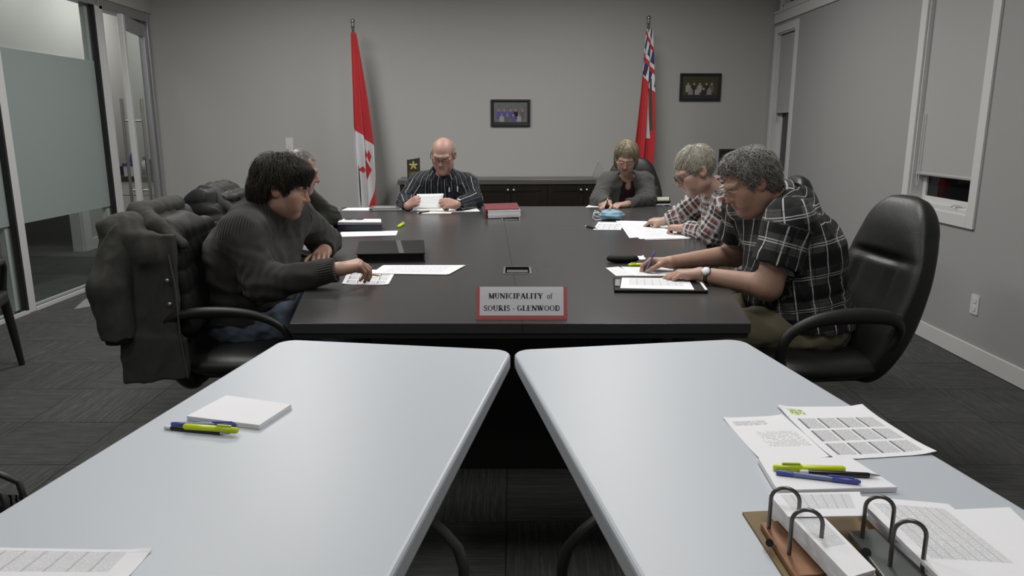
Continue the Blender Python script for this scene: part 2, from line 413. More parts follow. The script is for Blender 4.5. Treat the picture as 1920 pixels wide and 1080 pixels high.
# ---- hallway beyond the glass
HX = -4.78
hw = MB(); yz_wall(hw, HX-.12, HX, 2.4, 9.82, 0, CEIL+.05, [(7.22, 8.26, 0, 2.0)])
struct(hw.build('wall_hall', M_WALL), 'painted hallway wall with a dark doorway')
struct(MB().box(HX-.12, XL, 9.5, 9.62, 0, CEIL+.05).build('wall_hall_end', M_WALL), 'end wall of the hallway')
struct(MB().box(-7.2, XL, 2.3, 2.4, 0, CEIL+.05).build('wall_hall_near', M_WALL), 'near end wall of the hallway')
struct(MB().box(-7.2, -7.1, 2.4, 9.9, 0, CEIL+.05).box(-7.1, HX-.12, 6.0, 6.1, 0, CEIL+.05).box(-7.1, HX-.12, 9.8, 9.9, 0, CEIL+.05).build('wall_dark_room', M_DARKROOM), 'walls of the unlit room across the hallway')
struct(MB().box(HX, HX+.014, 2.4, 7.1, 0, .13).box(HX, HX+.014, 8.4, 9.5, 0, .13).build('baseboard_hall', M_TRIM, bevel=.004), 'white baseboard along the hallway wall')
dt = MB().box(HX, HX+.02, 7.10, 7.22, 0, 2.09).box(HX, HX+.02, 8.26, 8.40, 0, 2.09).box(HX, HX+.02, 7.22, 8.26, 2.0, 2.09)
struct(dt.box(HX-.12, HX, 7.22, 7.24, 0, 2.0).box(HX-.12, HX, 8.24, 8.26, 0, 2.0).build('trim_2', M_TRIM, bevel=.003), 'white door casing of the dark doorway across the hall')
M_CABW = plain('white_cabinet_paint', (.66, .66, .64, 1), .4)
M_CTOP = plain('dark_laminate_counter', (.05, .048, .046, 1), .4, var=.2)
cb = thing('hall_cabinet', (-4.2, 9.2, 0), 'white hallway cabinet with dark counter seen through the door', 'cabinet')
part('body', MB().box(-4.70, -3.75, 8.92, 9.48, .1, .74), M_CABW, cb)
part('toe_kick', MB().box(-4.68, -3.77, 8.98, 9.48, 0, .1), M_BLACK, cb)
part('counter', MB().box(-4.715, -3.74, 8.88, 9.49, .74, .79), M_CTOP, cb, bevel=.004)
part('backsplash', MB().box(-4.715, -4.695, 8.9, 9.49, .79, .90), M_CTOP, cb)
for x0, x1 in ((-4.69, -4.23), (-4.22, -3.76)):
    d = part('drawer', MB().box(x0, x1, 8.90, 8.92, .57, .73), M_CABW, cb, bevel=.003); part('knob', MB().ell(((x0+x1)/2+.08, 8.885, .65), (.014, .016, .014)), M_BLACK, d)
    d = part('door', MB().box(x0, x1, 8.90, 8.92, .11, .56), M_CABW, cb, bevel=.003); part('knob', MB().ell((x1-.05, 8.885, .5), (.012, .016, .012)), M_BLACK, d)
M_PURP = plain('violet_plastic', (.06, .05, .25, 1), .3); M_CLEARP = plain('cloudy_plastic', (.55, .58, .62, 1), .3)
def bottle(x, y, z0, h, r, m1, m2, label):
    t = thing('bottle', (x, y, z0), label, 'bottle')
    MB().lathe([(0, 0), (r, 0), (r*1.02, h*.5), (r*.9, h*.68), (r*.35, h*.8), (r*.35, h*.84)], 14).build('body', m1, t)
    MB().lathe([(r*.42, h*.82), (r*.42, h*.98), (r*.3, h), (0, h)], 12).build('cap', m2, t)
bottle(-4.60, 9.20, .79, .33, .045, M_PURP, M_CLEARP, 'violet bottle with white cap on the hallway counter')
bottle(-4.47, 9.20, .79, .22, .04, M_CLEARP, M_PURP, 'pale bottle with violet cap on the hallway counter')
tb = thing('storage_tub', (-4.545, 9.02, .79), 'clear tub with blue lid on the hallway counter', 'tub')
MB().prism(rrect(.15, .12, .02), 0, .12).build('body', M_CLEARP, tb); MB().prism(rrect(.165, .135, .02), .12, .15).build('lid', M_PURP, tb, bevel=.004)
tag(MB().box(-4.40, -4.32, 9.06, 9.16, .79, .98).build('black_canister', M_BLACK, bevel=.01), 'black box-shaped canister on the hallway counter', 'canister')

# ---- ceiling luminaires (panels over the area lights) and hall ones, the end one added for brightness
M_LUM = NT('luminaire_diffuser'); M_LUM.base((.9, .9, .9, 1)); M_LUM.b.inputs['Emission Color'].default_value = (1, .97, .92, 1); M_LUM.b.inputs['Emission Strength'].default_value = 1.2; M_LUM = M_LUM.m
for i, (lx, ly, lw) in enumerate(LUMS+[(-4.3, 7.3, 9), (-4.2, 8.6, 9)]):
    t = thing('ceiling_light', (lx, ly, CEIL), 'recessed rectangular ceiling light panel %s' % ('over the hallway' if i == 6 else 'added to brighten the end of the hallway' if i == 7 else ('left' if lx < 0 else 'right')+' side, '+('nearest the camera', 'over the middle of the room', 'nearest the back wall')[i//2]), 'ceiling light', 0, 'ceiling lights')
    part('diffuser', MB().box(lx-.28, lx+.28, ly-.58, ly+.58, CEIL-.008, CEIL), M_LUM, t)
    part('frame', MB().box(lx-.31, lx-.28, ly-.61, ly+.61, CEIL-.01, CEIL).box(lx+.28, lx+.31, ly-.61, ly+.61, CEIL-.01, CEIL).box(lx-.28, lx+.28, ly-.61, ly-.58, CEIL-.01, CEIL).box(lx-.28, lx+.28, ly+.58, ly+.61, CEIL-.01, CEIL), M_TRIM, t)

# ---- switch and outlet
def plate(name, label, cat, loc, rz, socket):
    t = thing(name, loc, label, cat, rz)
    MB().prism(rrect(.075, .118, .006), 0, .006, Matrix.Rotation(math.pi/2, 4, 'X')).build('plate', M_TRIM, t)
    if socket:
        for z in (-.024, .024): MB().prism(rrect(.034, .03, .008), .006, .009, TR(0, 0, z) @ Matrix.Rotation(math.pi/2, 4, 'X')).build('socket', M_TRIM, t)
    else:
        MB().prism(rrect(.034, .068, .003), .006, .010, Matrix.Rotation(math.pi/2, 4, 'X')).build('rocker', M_TRIM, t)
p = wall_pt(543, 269, .0); plate('light_switch', 'white rocker light switch on the back wall left of the flag', 'light switch', p, ANG, False)
plate('wall_outlet', 'white outlet plate low on the right wall near the window', 'outlet', (XR, 4.293, .345), -math.pi/2, True)

# ---- framed group photographs on the back wall
def photom(name, bg, tones, seed):
    t = NT(name); u, v, _ = t.sep(t.coord('UV'))
    t.set(Roughness=.12)
    fig = None
    r = random.Random(seed); col = t.mix(t.noise(t.coord('UV'), 9, 3), bg, tuple(c*1.9 for c in bg[:3])+(1,))
    n = 5
    for row, (y0, hh, k) in enumerate(((.16, .52, n), (.02, .38, n-1))):
        for i in range(k):
            cx_ = (i+.5+.5*row)/n*.86+.07+r.uniform(-.02, .02)
            body = t.math('MULTIPLY', t.band(u, cx_, .068), t.math('LESS_THAN', v, y0+hh*.72))
            body = t.math('MULTIPLY', body, t.math('GREATER_THAN', v, y0))
            dx = t.math('DIVIDE', t.math('SUBTRACT', u, cx_), .034); dy = t.math('DIVIDE', t.math('SUBTRACT', v, y0+hh*.84), .075)
            head = t.math('LESS_THAN', t.math('ADD', t.math('MULTIPLY', dx, dx), t.math('MULTIPLY', dy, dy)), 1.0)
            col = t.mix(body, col, tones[r.randrange(len(tones))]); col = t.mix(head, col, (.28, .21, .18, 1))
    t.base(col); return t.m
M_FRAME = plain('black_frame_lacquer', (.010, .010, .010, 1), .35)
M_MAT1 = plain('dark_photo_mat', (.02, .02, .022, 1), .7)
def framed(px0, py0, px1, py1, label, mat, bw):
    a = wall_pt(px0, py0); b = wall_pt(px1, py1); w = b.x-a.x; h = abs(a.z-b.z); c = (a+b)/2
    t = thing('picture_frame', (c.x, c.y, c.z), label, 'picture', ANG)
    f = .022
    MB().box(-w/2, w/2, -.025, -.002, h/2-f, h/2).box(-w/2, w/2, -.025, -.002, -h/2, -h/2+f).box(-w/2, -w/2+f, -.025, -.002, -h/2+f, h/2-f).box(w/2-f, w/2, -.025, -.002, -h/2+f, h/2-f).build('frame', M_FRAME, t, bevel=.003)
    MB().box(-w/2+f, w/2-f, -.013, -.003, -h/2+f, h/2-f).build('mat_board', M_MAT1, t)
    x0, x1, z0, z1 = -w/2+f+bw[0], w/2-f-bw[0], -h/2+f+bw[1], h/2-f-bw[2]
    me = MB().box(x0, x1, -.0145, -.013, z0, z1).mesh(); set_uv(me, lambda q: ((q.x-x0)/(x1-x0), (q.z-z0)/(z1-z0))); obj('photo_print', me, mat, t)
framed(920, 186.5, 994, 237, 'black framed group photo hanging in the middle of the back wall', photom('group_photo_print', (.10, .10, .105, 1), [(.02, .02, .022, 1), (.30, .30, .30, 1), (.05, .05, .06, 1), (.12, .11, .11, 1), (.10, .09, .28, 1)], 3), (.012, .022, .008))
framed(1275, 137.5, 1349, 189.5, 'black framed group photo hanging right of the red ensign flag', photom('dark_group_photo_print', (.030, .028, .010, 1), [(.22, .21, .20, 1), (.02, .02, .02, 1), (.10, .09, .08, 1), (.30, .29, .27, 1)], 11), (.010, .038, .012))
# ================================================================== furniture
TZ = .74
# ---- conference table: wedge shaped top, wider at the far end, split along its middle
def tabletopm():
    t = NT('charcoal_laminate'); co = t.coord(); 
    n = t.noise(t.vmul(co, (3, 40, 3)), 1.5, 3, .6); n2 = t.noise(co, 2.2, 3)
    t.base(t.mix(n, (.036, .036, .037, 1), (.056, .056, .057, 1))).set(Roughness=t.math('ADD', t.math('MULTIPLY', n2, .08), .22))
    t.b.inputs['Specular IOR Level'].default_value = .28
    t.bump(t.noise(co, 500, 2), .05, .0005); return t.m
M_CONF = tabletopm()
M_CONFE = plain('charcoal_edge_band', (.085, .085, .085, 1), .35)
M_BASE = plain('dark_base_panel', (.006, .006, .006, 1), .6)
NL, NR, FL_, FR_ = (-.735, 2.385), (.79, 2.385), (-1.365, 5.99), (1.385, 6.07)
NM, FM = (.035, 2.385), (-.085, 6.03)
ct = thing('conference_table', (0, 4.2, 0), 'long charcoal conference table that widens towards the back wall', 'table')
def inset(p, d): return p
for nm, poly in (('left', [NL, (NM[0]-.0003, NM[1]), (FM[0]-.0003, FM[1]), FL_]), ('right', [(NM[0]+.0003, NM[1]), NR, FR_, (FM[0]+.0003, FM[1])])):
    top = part('table_top', MB().prism(poly, TZ-.034, TZ), M_CONF, ct, bevel=.0015, seg=2)
part('edge_apron', MB().prism([(NL[0]+.006, NL[1]+.004), (NR[0]-.006, NR[1]+.004), (FR_[0]-.006, FR_[1]-.004), (FL_[0]+.006, FL_[1]-.004)], TZ-.052, TZ-.034), M_BASE, ct)
def lerp2(a, b, t): return (a[0]+(b[0]-a[0])*t, a[1]+(b[1]-a[1])*t)
for ya, yb in ((2.84, 2.89), (5.35, 5.40)):
    ta = (ya-2.385)/3.62; w = .50+ta*.42
    part('end_panel', MB().box(-w, w, ya, yb, .0, TZ-.05), M_BASE, ct, bevel=.004)
part('centre_beam', MB().box(-.12, .12, 2.89, 5.35, .12, TZ-.05), M_BASE, ct)
def powerbox(px, py):
    c = atz(px, py, TZ); M = TR(c.x, c.y, TZ)
    g = part('power_grommet', MB().prism(rrect(.125, .165, .008), 0, .002, M), plain('grommet_grey', (.20, .20, .20, 1), .4, .5), ct)
    part('grommet_slot', MB().prism(rrect(.108, .145, .005), .002, .0026, M), plain('matte_void', (.004, .004, .004, 1), 1.0, 0, 0.0), g)
    part('grommet_lid', MB().prism(rrect(.094, .060, .003), .0026, .0040, M @ TR(.0, -.036, 0)), plain('grommet_lid_grey', (.07, .07, .07, 1), .6, 0, .3), g)
powerbox(970, 507); powerbox(958, 411)

# ---- white folding tables
M_WHT = NT('white_blow_moulded_plastic'); _c = M_WHT.coord(); M_WHT.base((.49, .52, .565, 1)).set(Roughness=.42); M_WHT.bump(M_WHT.noise(_c, 900, 2), .10, .0005); M_WHT = M_WHT.m
M_LEG = plain('grey_powder_coat', (.10, .10, .10, 1), .4, .4)
def folding_table(corner, ang, side, label):
    """corner: inner far corner; local x across (towards outside), local -y towards the camera"""
    W, L = .715, 1.83
    t = thing('folding_table', (corner[0], corner[1], 0), label, 'table', ang)
    c = MB(); poly = [(x*1+side*W/2, y-L/2) for x, y in rrect(W, L, .055, 8)]
    c.prism(poly, TZ-.047, TZ).build('table_top', M_WHT, t, bevel=.009, seg=3)
    c = MB(); poly = [(x+side*W/2, y-L/2) for x, y in rrect(W-.06, L-.06, .05, 6)]
    c.prism(poly, TZ-.062, TZ-.047).build('underside_skirt', plain('grey_underside', (.16, .16, .16, 1), .6), t)
    for k, yy in enumerate((-.42, -1.45)):
        for q in (1, -1):
            X = lambda v: side*(v if q > 0 else W-v)
            pts = [(X(.33), yy, TZ-.06), (X(.31), yy, .56), (X(.20), yy, .455), (X(.11), yy, .385), (X(.075), yy, .345), (X(.060), yy, .29), (X(.055), yy, .02)]
            MB().tube(pts, .0145, 10).build('leg', M_LEG, t)
            MB().lathe([(0, 0), (.019, 0), (.019, .03), (0, .03)], 12, TR(X(.055), yy, 0)).build('foot_cap', M_BLACK, t)
        MB().tube([(side*.30, yy, TZ-.075), (side*(W-.30), yy, TZ-.075)], .012, 8).build('cross_bar', M_LEG, t)
        yb = -.92 if k == 0 else -.98
        MB().tube([(side*W/2, yb, TZ-.07), (side*W/2, (yb*.75+yy*.25), TZ-.09), (side*W/2, (yb*.3+yy*.7), TZ-.14), (side*(W/2), yy, TZ-.16)], .010, 8).build('brace', M_LEG, t)
        MB().tube([(side*.32, yy, TZ-.16), (side*(W-.32), yy, TZ-.16)], .010, 8).build('cross_bar', M_LEG, t)
    return t
ftl = folding_table((.003, 2.095), -math.radians(9.0), -1, 'white folding table on the left, holding one notepad and three pens')
ftr = folding_table((-.001, 2.095), math.radians(9.4), 1, 'white folding table on the right, covered with papers and an open binder')

# ---- credenza on the back wall
M_CRED = plain('espresso_wood', (.012, .009, .007, 1), .35, var=.3)
M_CREDT = plain('grey_slate_laminate', (.085, .083, .080, 1), .30, var=.1)
c0 = wall_pt(745, 333, .45); CW = 2.28; cz = .845
cr = thing('credenza', (c0.x, c0.y, 0), 'low dark wood credenza with a grey top along the back wall', 'cabinet', ANG)
MB().box(0, CW, 0, .44, cz-.05, cz).build('top', M_CREDT, cr, bevel=.004)
MB().box(.02, CW-.02, .03, .43, .08, cz-.05).build('body', M_CRED, cr)
MB().box(.05, CW-.05, .06, .42, 0, .08).build('plinth', M_BASE, cr)
nd = 6; dw = (CW-.05)/nd
for i in range(nd):
    x0 = .025+i*dw+.002; x1 = x0+dw-.004
    d = MB().box(x0, x1, .012, .03, .10, cz-.06).build('door', M_CRED, cr, bevel=.002)
    for q in ((x0, x0+.06), (x1-.06, x1)): MB().box(q[0], q[1], .006, .012, .10, cz-.06).build('door_stile', M_CRED, d)
    for q in ((.10, .16), (cz-.12, cz-.06)): MB().box(x0+.06, x1-.06, .006, .012, q[0], q[1]).build('door_rail', M_CRED, d)
    kx = x1-.028 if i % 2 == 0 else x0+.028
    MB().ell((kx, -.012, cz-.105), (.0135, .016, .0135), n=12, m=8).build('knob', plain('satin_nickel', (.75, .73, .70, 1), .3, .9), d)
# ---- small dark stand with a monitor in the far right corner
ms = thing('corner_stand', (2.42, 7.75, 0), 'small dark stand in the far right corner carrying a monitor', 'stand', ANG)
MB().box(-.32, .26, -.22, .22, .70, .74).build('top', M_CRED, ms, bevel=.003)
for sx in (-.29, .23):
    for sy in (-.19, .19): MB().box(sx-.02, sx+.02, sy-.02, sy+.02, 0, .70).build('leg', M_CRED, ms)
MB().box(-.29, .23, -.19, .19, .2, .22).build('shelf', M_CRED, ms)
mn = thing('monitor', (2.33, 7.72, .74), 'black flat monitor standing in the far right corner behind the men', 'monitor', ANG)
MB().prism(rrect(.2, .16, .02), 0, .012).build('foot', M_BLACK, mn); MB().box(-.02, .02, .01, .03, .01, .16).build('neck', M_BLACK, mn)
MB().box(-.225, .225, -.018, .012, .125, .405).build('screen_case', M_BLACK, mn, bevel=.004); MB().box(-.21, .21, -.019, -.018, .14, .39).build('screen', plain('dark_screen', (.004, .004, .005, 1), .15), mn)

# ---- awards on the credenza
p = wall_pt(776, 328, .30)
aw = thing('award_plaque', (p.x, p.y, cz), 'dark upright award plaque with a gold flower emblem on the credenza', 'award', ANG)
Mx = Matrix.Rotation(math.pi/2, 4, 'X')
MB().prism([(-.065, 0), (.065, 0), (.065, .215), (-.065, .195)], -.02, .02, Mx).build('plaque', plain('dark_marble', (.04, .036, .028, 1), .25, var=.4), aw, bevel=.003)
MG = plain('gold_print', (.45, .40, .13, 1), .4, .3)
MB().box(-.05, .05, -.0225, -.020, .025, .075).build('engraved_plate', plain('brass_plate', (.16, .14, .05, 1), .35, .6), aw)
em = MB()
for k in range(5):
    a = math.radians(90+72*k); em.ell((0, 0, 0), (.011, .002, .024), TR(.022*math.cos(a), -.022, .135+.022*math.sin(a)) @ Matrix.Rotation(math.pi/2-a, 4, 'Y'), 10, 6)
em.ell((0, -.0225, .135), (.008, .003, .008), None, 10, 6); em.build('flower_emblem', MG, aw)
p = wall_pt(1122, 322, .26)
ga = thing('glass_award', (p.x, p.y, cz), 'clear pointed glass award on the right end of the credenza', 'award', ANG)
MB().prism(rrect(.12, .07, .008), 0, .022).build('base', plain('award_base_glass', (.25, .27, .27, 1), .1), ga, bevel=.002)
def solidglass():
    t = NT('award_glass'); t.set(Roughness=.02); t.base((.95, .98, .97, 1)); t.b.inputs['Transmission Weight'].default_value = 1.0; t.b.inputs['IOR'].default_value = 1.45; return t.m
MB().prism([(-.055, .022), (.055, .022), (.065, .06), (.0, .165), (-.03, .10)], -.012, .012, Mx).build('glass_blade', solidglass(), ga, bevel=.002)

# ---- executive swivel chairs
def leatherm(name, col, rough=.38, spec=.5):
    t = NT(name); co = t.coord(); t.base(col).set(Roughness=rough); t.b.inputs['Specular IOR Level'].default_value = spec
    vo = t.node('ShaderNodeTexVoronoi'); vo.inputs['Scale'].default_value = 260; t.l.new(co, vo.inputs['Vector'])
    h = t.math('ADD', t.math('MULTIPLY', vo.outputs['Distance'], .6), t.math('MULTIPLY', t.noise(co, 14, 3), 2.0)); t.bump(h, .35, .002); return t.m
M_LEATH = leatherm('black_leather', (.013, .014, .013, 1), .44)
M_CHPL = plain('chair_black_nylon', (.012, .012, .012, 1), .5)
def sgn_pow(c, e): return math.copysign(abs(c)**e, c)
_CH = {}
def chair_meshes(rec):
    """rec: recline of the back in degrees; local forward = +y"""
    if rec in _CH: return _CH[rec]
    R = math.radians(rec)
    def back(u, v):
        a = 2*math.pi*u; e = 2/2.8
        s = v*.78-.10                                 # along the spine from below the seat
        cap = max(0.0, 1-abs(2*v-1)**7)**.5
        w = (.235+.035*math.sin(math.pi*min(1, v*1.25))-.075*max(0, (v-.55)/.45)**2.0)*(.30+.70*cap) if v > .5 else (.235+.035*math.sin(math.pi*min(1, v*1.25)))*(.55+.45*cap)
        t = (.058+.014*math.exp(-((v-.30)/.16)**2)+.012*math.exp(-((v-.85)/.12)**2))*(.10+.90*cap)
        x = w*sgn_pow(math.cos(a), e); q = t*sgn_pow(math.sin(a), e)
        if q > 0:
            q *= 1-.40*math.exp(-((v-.66)/.022)**2)*math.exp(-(x/.20)**4)      # crease under the head cushion
            q *= 1-.28*math.exp(-((abs(x)-.125)/.013)**2)*(1 if v < .64 else .0)
            q += .022*(abs(x)/.25)**2.2                                         # wings curve forward
        bow = .030*math.sin(math.pi*min(1, max(0, v))*1.0)
        y = q-bow+.02
        return (x, -.225+y*math.cos(R)-s*math.sin(R), .47+s*math.cos(R)+y*math.sin(R))
    bk = MB().grid(back, 56, 64, closeu=True)
    bk.add([back(k/56, 0) for k in range(56)], [tuple(range(56))]); bk.add([back(k/56, 1) for k in range(56)], [tuple(range(56))[::-1]])
    def seat(u, v):
        a = 2*math.pi*u; e = 2/3.6; r = math.sin(math.pi*v/1.0)**.45 if 0 < v < 1 else .02
        x = .262*r*sgn_pow(math.cos(a), e); y = .255*r*sgn_pow(math.sin(a), e)
        z = .455-.055*math.cos(math.pi*v)
        if v > .5: z += -.012*math.exp(-(x*x+y*y)/.03)-.018*max(0, (y-.17)/.085)**2 
        return (x, y-.0, z)
    st = MB().grid(seat, 48, 26, closeu=True)
    def arm(sx):
        pts = [(sx*.225, -.205, .50), (sx*.275, -.24, .60), (sx*.300, -.20, .668), (sx*.305, -.10, .690), (sx*.305, .03, .690), (sx*.305, .13, .672), (sx*.302, .205, .630), (sx*.295, .235, .560), (sx*.280, .215, .480), (sx*.25, .15, .405), (sx*.18, .06, .385)]
        P = [Vector(p) for p in pts]; out = []
        for i in range(len(P)-1):
            p0 = P[max(i-1, 0)]; p1 = P[i]; p2 = P[i+1]; p3 = P[min(i+2, len(P)-1)]
            for k in range(5):
                t = k/5; out.append(.5*((2*p1)+(-p0+p2)*t+(2*p0-5*p1+4*p2-p3)*t*t+(-p0+3*p1-3*p2+p3)*t**3))
        out.append(P[-1]); n = len(out)
        rad = [.019+.011*math.exp(-((i/n-.34)/.16)**2) for i in range(n)]
        return MB().tube(out, rad, 12, flat=.72, up=None)
    ul = MB().box(-.16, .16, -.16, .16, .385, .405)
    ul.box(-.045, .045, -.27-.10*math.sin(R), -.10, .37, .39)
    col = MB().cyl((0, 0, .10), (0, 0, .30), .028).cyl((0, 0, .28), (0, 0, .39), .020)
    leg = MB().add([(-.028,.02,.075),(.028,.02,.075),(.018,.30,.058),(-.018,.30,.058),(-.026,.02,.125),(.026,.02,.125),(.016,.30,.085),(-.016,.30,.085)],
                   [(0,3,2,1),(4,5,6,7),(0,1,5,4),(1,2,6,5),(2,3,7,6),(3,0,4,7)])
    ca = MB()
    for sx in (-.018, .018): ca.cyl((sx-.009, .295, .026), (sx+.009, .295, .026), .026, n=14)
    ca.cyl((0, .295, .03), (0, .295, .075), .008, n=8)
    _CH[rec] = dict(back=bk.mesh(), seat=st.mesh(), armL=arm(-1).mesh(), armR=arm(1).mesh(), under=ul.mesh(), col=col.mesh(), leg=leg.mesh(), caster=ca.mesh())
    return _CH[rec]
def office_chair(x, y, rz, label, rec=14, hub=0.3):
    m = chair_meshes(rec); t = thing('swivel_chair', (x, y, 0), label, 'chair', rz, 'leather swivel chairs at the table')
    obj('seat', m['seat'], M_LEATH, t); obj('backrest', m['back'], M_LEATH, t)
    obj('armrest', m['armL'], M_CHPL, t); obj('armrest', m['armR'], M_CHPL, t); obj('seat_mechanism', m['under'], M_CHPL, t, bevel=.004); obj('gas_column', m['col'], M_CHPL, t)
    for k in range(5):
        a = hub+2*math.pi*k/5
        l = obj('base_leg', m['leg'], M_CHPL, t, rot=(0, 0, a)); obj('caster', m['caster'], M_CHPL, l)
    return t
PI = math.pi
CHA = office_chair(-1.10, 3.03, -PI/2+.06, 'black swivel chair with a long dark parka hung over its back', 8)
CHB = office_chair(-1.33, 4.42, -PI/2+.10, 'black swivel chair with a quilted puffer jacket over its back', 12)
CHC = office_chair(-.55, 6.42, PI, 'black swivel chair behind the man in the striped shirt', 8)
CHD = office_chair(1.03, 6.42, PI-.15, 'black swivel chair behind the woman in the grey cardigan', 8)
CHE = office_chair(1.33, 4.40, PI/2-.06, 'black swivel chair behind the man in the red and white plaid shirt', 12)
CHF = office_chair(1.20, 2.97, PI/2+.10, 'black leather swivel chair at the near right with its tall back exposed', 17)

# ---- guest chair cut by the left edge of the picture
gc = thing('guest_chair', (-3.02, 3.86, 0), 'black guest chair at the left edge of the picture', 'chair', .35)
MB().prism(rrect(.50, .48, .07), .40, .47).build('seat', M_LEATH, gc, bevel=.02, seg=3)
MB().prism(rrect(.46, .34, .08), -.03, .03, TR(0, -.25, .70) @ Matrix.Rotation(math.radians(80), 4, 'X')).build('backrest', M_LEATH, gc, bevel=.02, seg=3)
for sx in (-.22, .22):
    MB().tube([(sx, .20, .42), (sx*1.05, .25, .2), (sx*1.1, .28, 0)], [.026, .022, .016], 10).build('leg', M_CHPL, gc)
    MB().tube([(sx, -.20, .42), (sx*1.05, -.26, .2), (sx*1.1, -.30, 0)], [.026, .022, .016], 10).build('leg', M_CHPL, gc)
    MB().tube([(sx*1.12, -.22, .62), (sx*1.15, -.05, .645), (sx*1.15, .14, .64), (sx*1.1, .2, .60), (sx, .2, .44)], .018, 8).build('armrest', M_CHPL, gc)
# ================================================================== papers, pens, sign, flags
def uvline(t):
    return t.sep(t.coord('UV'))
def paperm(name, kind, col=(.80, .80, .83, 1), ink=(.10, .10, .11, 1)):
    t = NT(name); u, v, _ = uvline(t); t.set(Roughness=.7); t.b.inputs['Specular IOR Level'].default_value = .3
    c = col
    def inbox(u0, u1, v0, v1):
        a = t.math('MULTIPLY', t.math('GREATER_THAN', u, u0), t.math('LESS_THAN', u, u1)); b = t.math('MULTIPLY', t.math('GREATER_THAN', v, v0), t.math('LESS_THAN', v, v1)); return t.math('MULTIPLY', a, b)
    def lines(n, fill=.45, wl=22):
        k = t.math('FRACT', t.math('MULTIPLY', v, float(n))); ln = t.math('LESS_THAN', k, fill)
        row = t.math('FLOOR', t.math('MULTIPLY', v, float(n)))
        w = t.noise(t.comb(t.math('MULTIPLY', u, float(wl)), t.math('MULTIPLY', row, 3.17)), 1.0, 1)
        return t.math('MULTIPLY', ln, t.math('GREATER_THAN', w, .44))
    if kind == 'text':
        msk = t.math('MULTIPLY', lines(50, .42, 40), inbox(.12, .86, .10, .90)); c = t.mix(t.math('MULTIPLY', msk, .5), col, ink)
    elif kind == 'letter':
        m1 = t.math('MULTIPLY', lines(70, .5, 60), inbox(.10, .62, .78, .90)); m2 = t.math('MULTIPLY', lines(34, .26, 30), inbox(.30, .90, .25, .62))
        c = t.mix(t.math('MULTIPLY', t.math('MAXIMUM', m1, m2), .75), col, ink)
    elif kind == 'table':
        m = inbox(.12, .88, .30, .92); g = t.math('LESS_THAN', t.math('FRACT', t.math('MULTIPLY', u, 9.0)), .12); h = lines(58, .45, 95)
        c = t.mix(t.math('MULTIPLY', m, .10), col, ink); c = t.mix(t.math('MULTIPLY', m, t.math('MULTIPLY', h, .36)), c, ink); c = t.mix(t.math('MULTIPLY', m, t.math('MULTIPLY', g, .3)), c, ink)
    elif kind in ('calendar', 'calendar2'):
        nu, nv = 4.0, 3.0; ug = t.math('DIVIDE', t.math('SUBTRACT', u, .08), .86); vg = t.math('DIVIDE', t.math('SUBTRACT', v, .05), .72)
        box = inbox(.08, .94, .05, .77)
        fu = t.math('FRACT', t.math('MULTIPLY', ug, nu)); fv = t.math('FRACT', t.math('MULTIPLY', vg, nv))
        cell = t.math('MULTIPLY', t.math('MULTIPLY', t.math('GREATER_THAN', fu, .03), t.math('LESS_THAN', fu, .93)), t.math('MULTIPLY', t.math('GREATER_THAN', fv, .06), t.math('LESS_THAN', fv, .90)))
        bar = t.math('MULTIPLY', cell, t.math('LESS_THAN', fu, .14)); sq = t.math('MULTIPLY', cell, t.math('GREATER_THAN', fu, .14))
        nz = t.math('GREATER_THAN', t.noise(t.vmul(t.coord('UV'), (90, 80, 1)), 1.0, 1), .52)
        c = t.mix(t.math('MULTIPLY', box, t.math('MULTIPLY', sq, .22)), col, ink); c = t.mix(t.math('MULTIPLY', box, t.math('MULTIPLY', t.math('MULTIPLY', sq, nz), .35)), c, ink)
        c = t.mix(t.math('MULTIPLY', box, t.math('MULTIPLY', bar, .9)), c, ink)
        hd = t.math('MULTIPLY', inbox(.08, .24, .82, .95), t.math('GREATER_THAN', t.noise(t.vmul(t.coord('UV'), (30, 40, 1)), 1.0, 1), .46))
        c = t.mix(hd, c, (.30, .42, .06, 1))
    t.base(c); return t.m
M_PAPER = paperm('blank_paper', 'plain'); M_TEXT = paperm('text_paper', 'text'); M_LETTER = paperm('letter_paper', 'letter'); M_TABLE = paperm('tabulated_paper', 'table'); M_CAL = paperm('calendar_paper', 'calendar')
def quad_on(corners, z):
    return [atz(x, y, z) for x, y in corners]
def sheet_mesh(P, z0, th, curl=0.0, n=9):
    """P: far-left, far-right, near-right, near-left; uv (0,1) (1,1) (1,0) (0,0)"""
    A, B, C, D = [Vector((p.x, p.y, 0)) for p in P]; vs = []; fs = []; uv = []
    for k in (1, 0):
        for j in range(n):
            for i in range(n):
                u = i/(n-1); v = j/(n-1); p = (D*(1-u)+C*u)*(1-v)+(A*(1-u)+B*u)*v
                lift = curl*(max(0, abs(u-.5)*2-.5)*2)**2*(max(0, abs(v-.5)*2-.3)/.7)**2
                vs.append((p.x, p.y, z0+(th if k else 0)+lift)); uv.append((u, v))
    o = n*n
    for j in range(n-1):
        for i in range(n-1):
            a = j*n+i; fs.append((a, a+1, a+n+1, a+n)); fs.append((o+a, o+a+n, o+a+n+1, o+a+1))
    rim = [i for i in range(n)]+[j*n+n-1 for j in range(1, n)]+[(n-1)*n+i for i in range(n-2, -1, -1)]+[j*n for j in range(n-2, 0, -1)]
    for k in range(len(rim)):
        a, b = rim[k], rim[(k+1) % len(rim)]; fs.append((a, o+a, o+b, b))
    me = bpy.data.meshes.new('sheet'); me.from_pydata(vs, [], fs); me.update()
    L = me.uv_layers.new(name='UVMap')
    for l in me.loops: L.data[l.index].uv = uv[l.vertex_index]
    return me
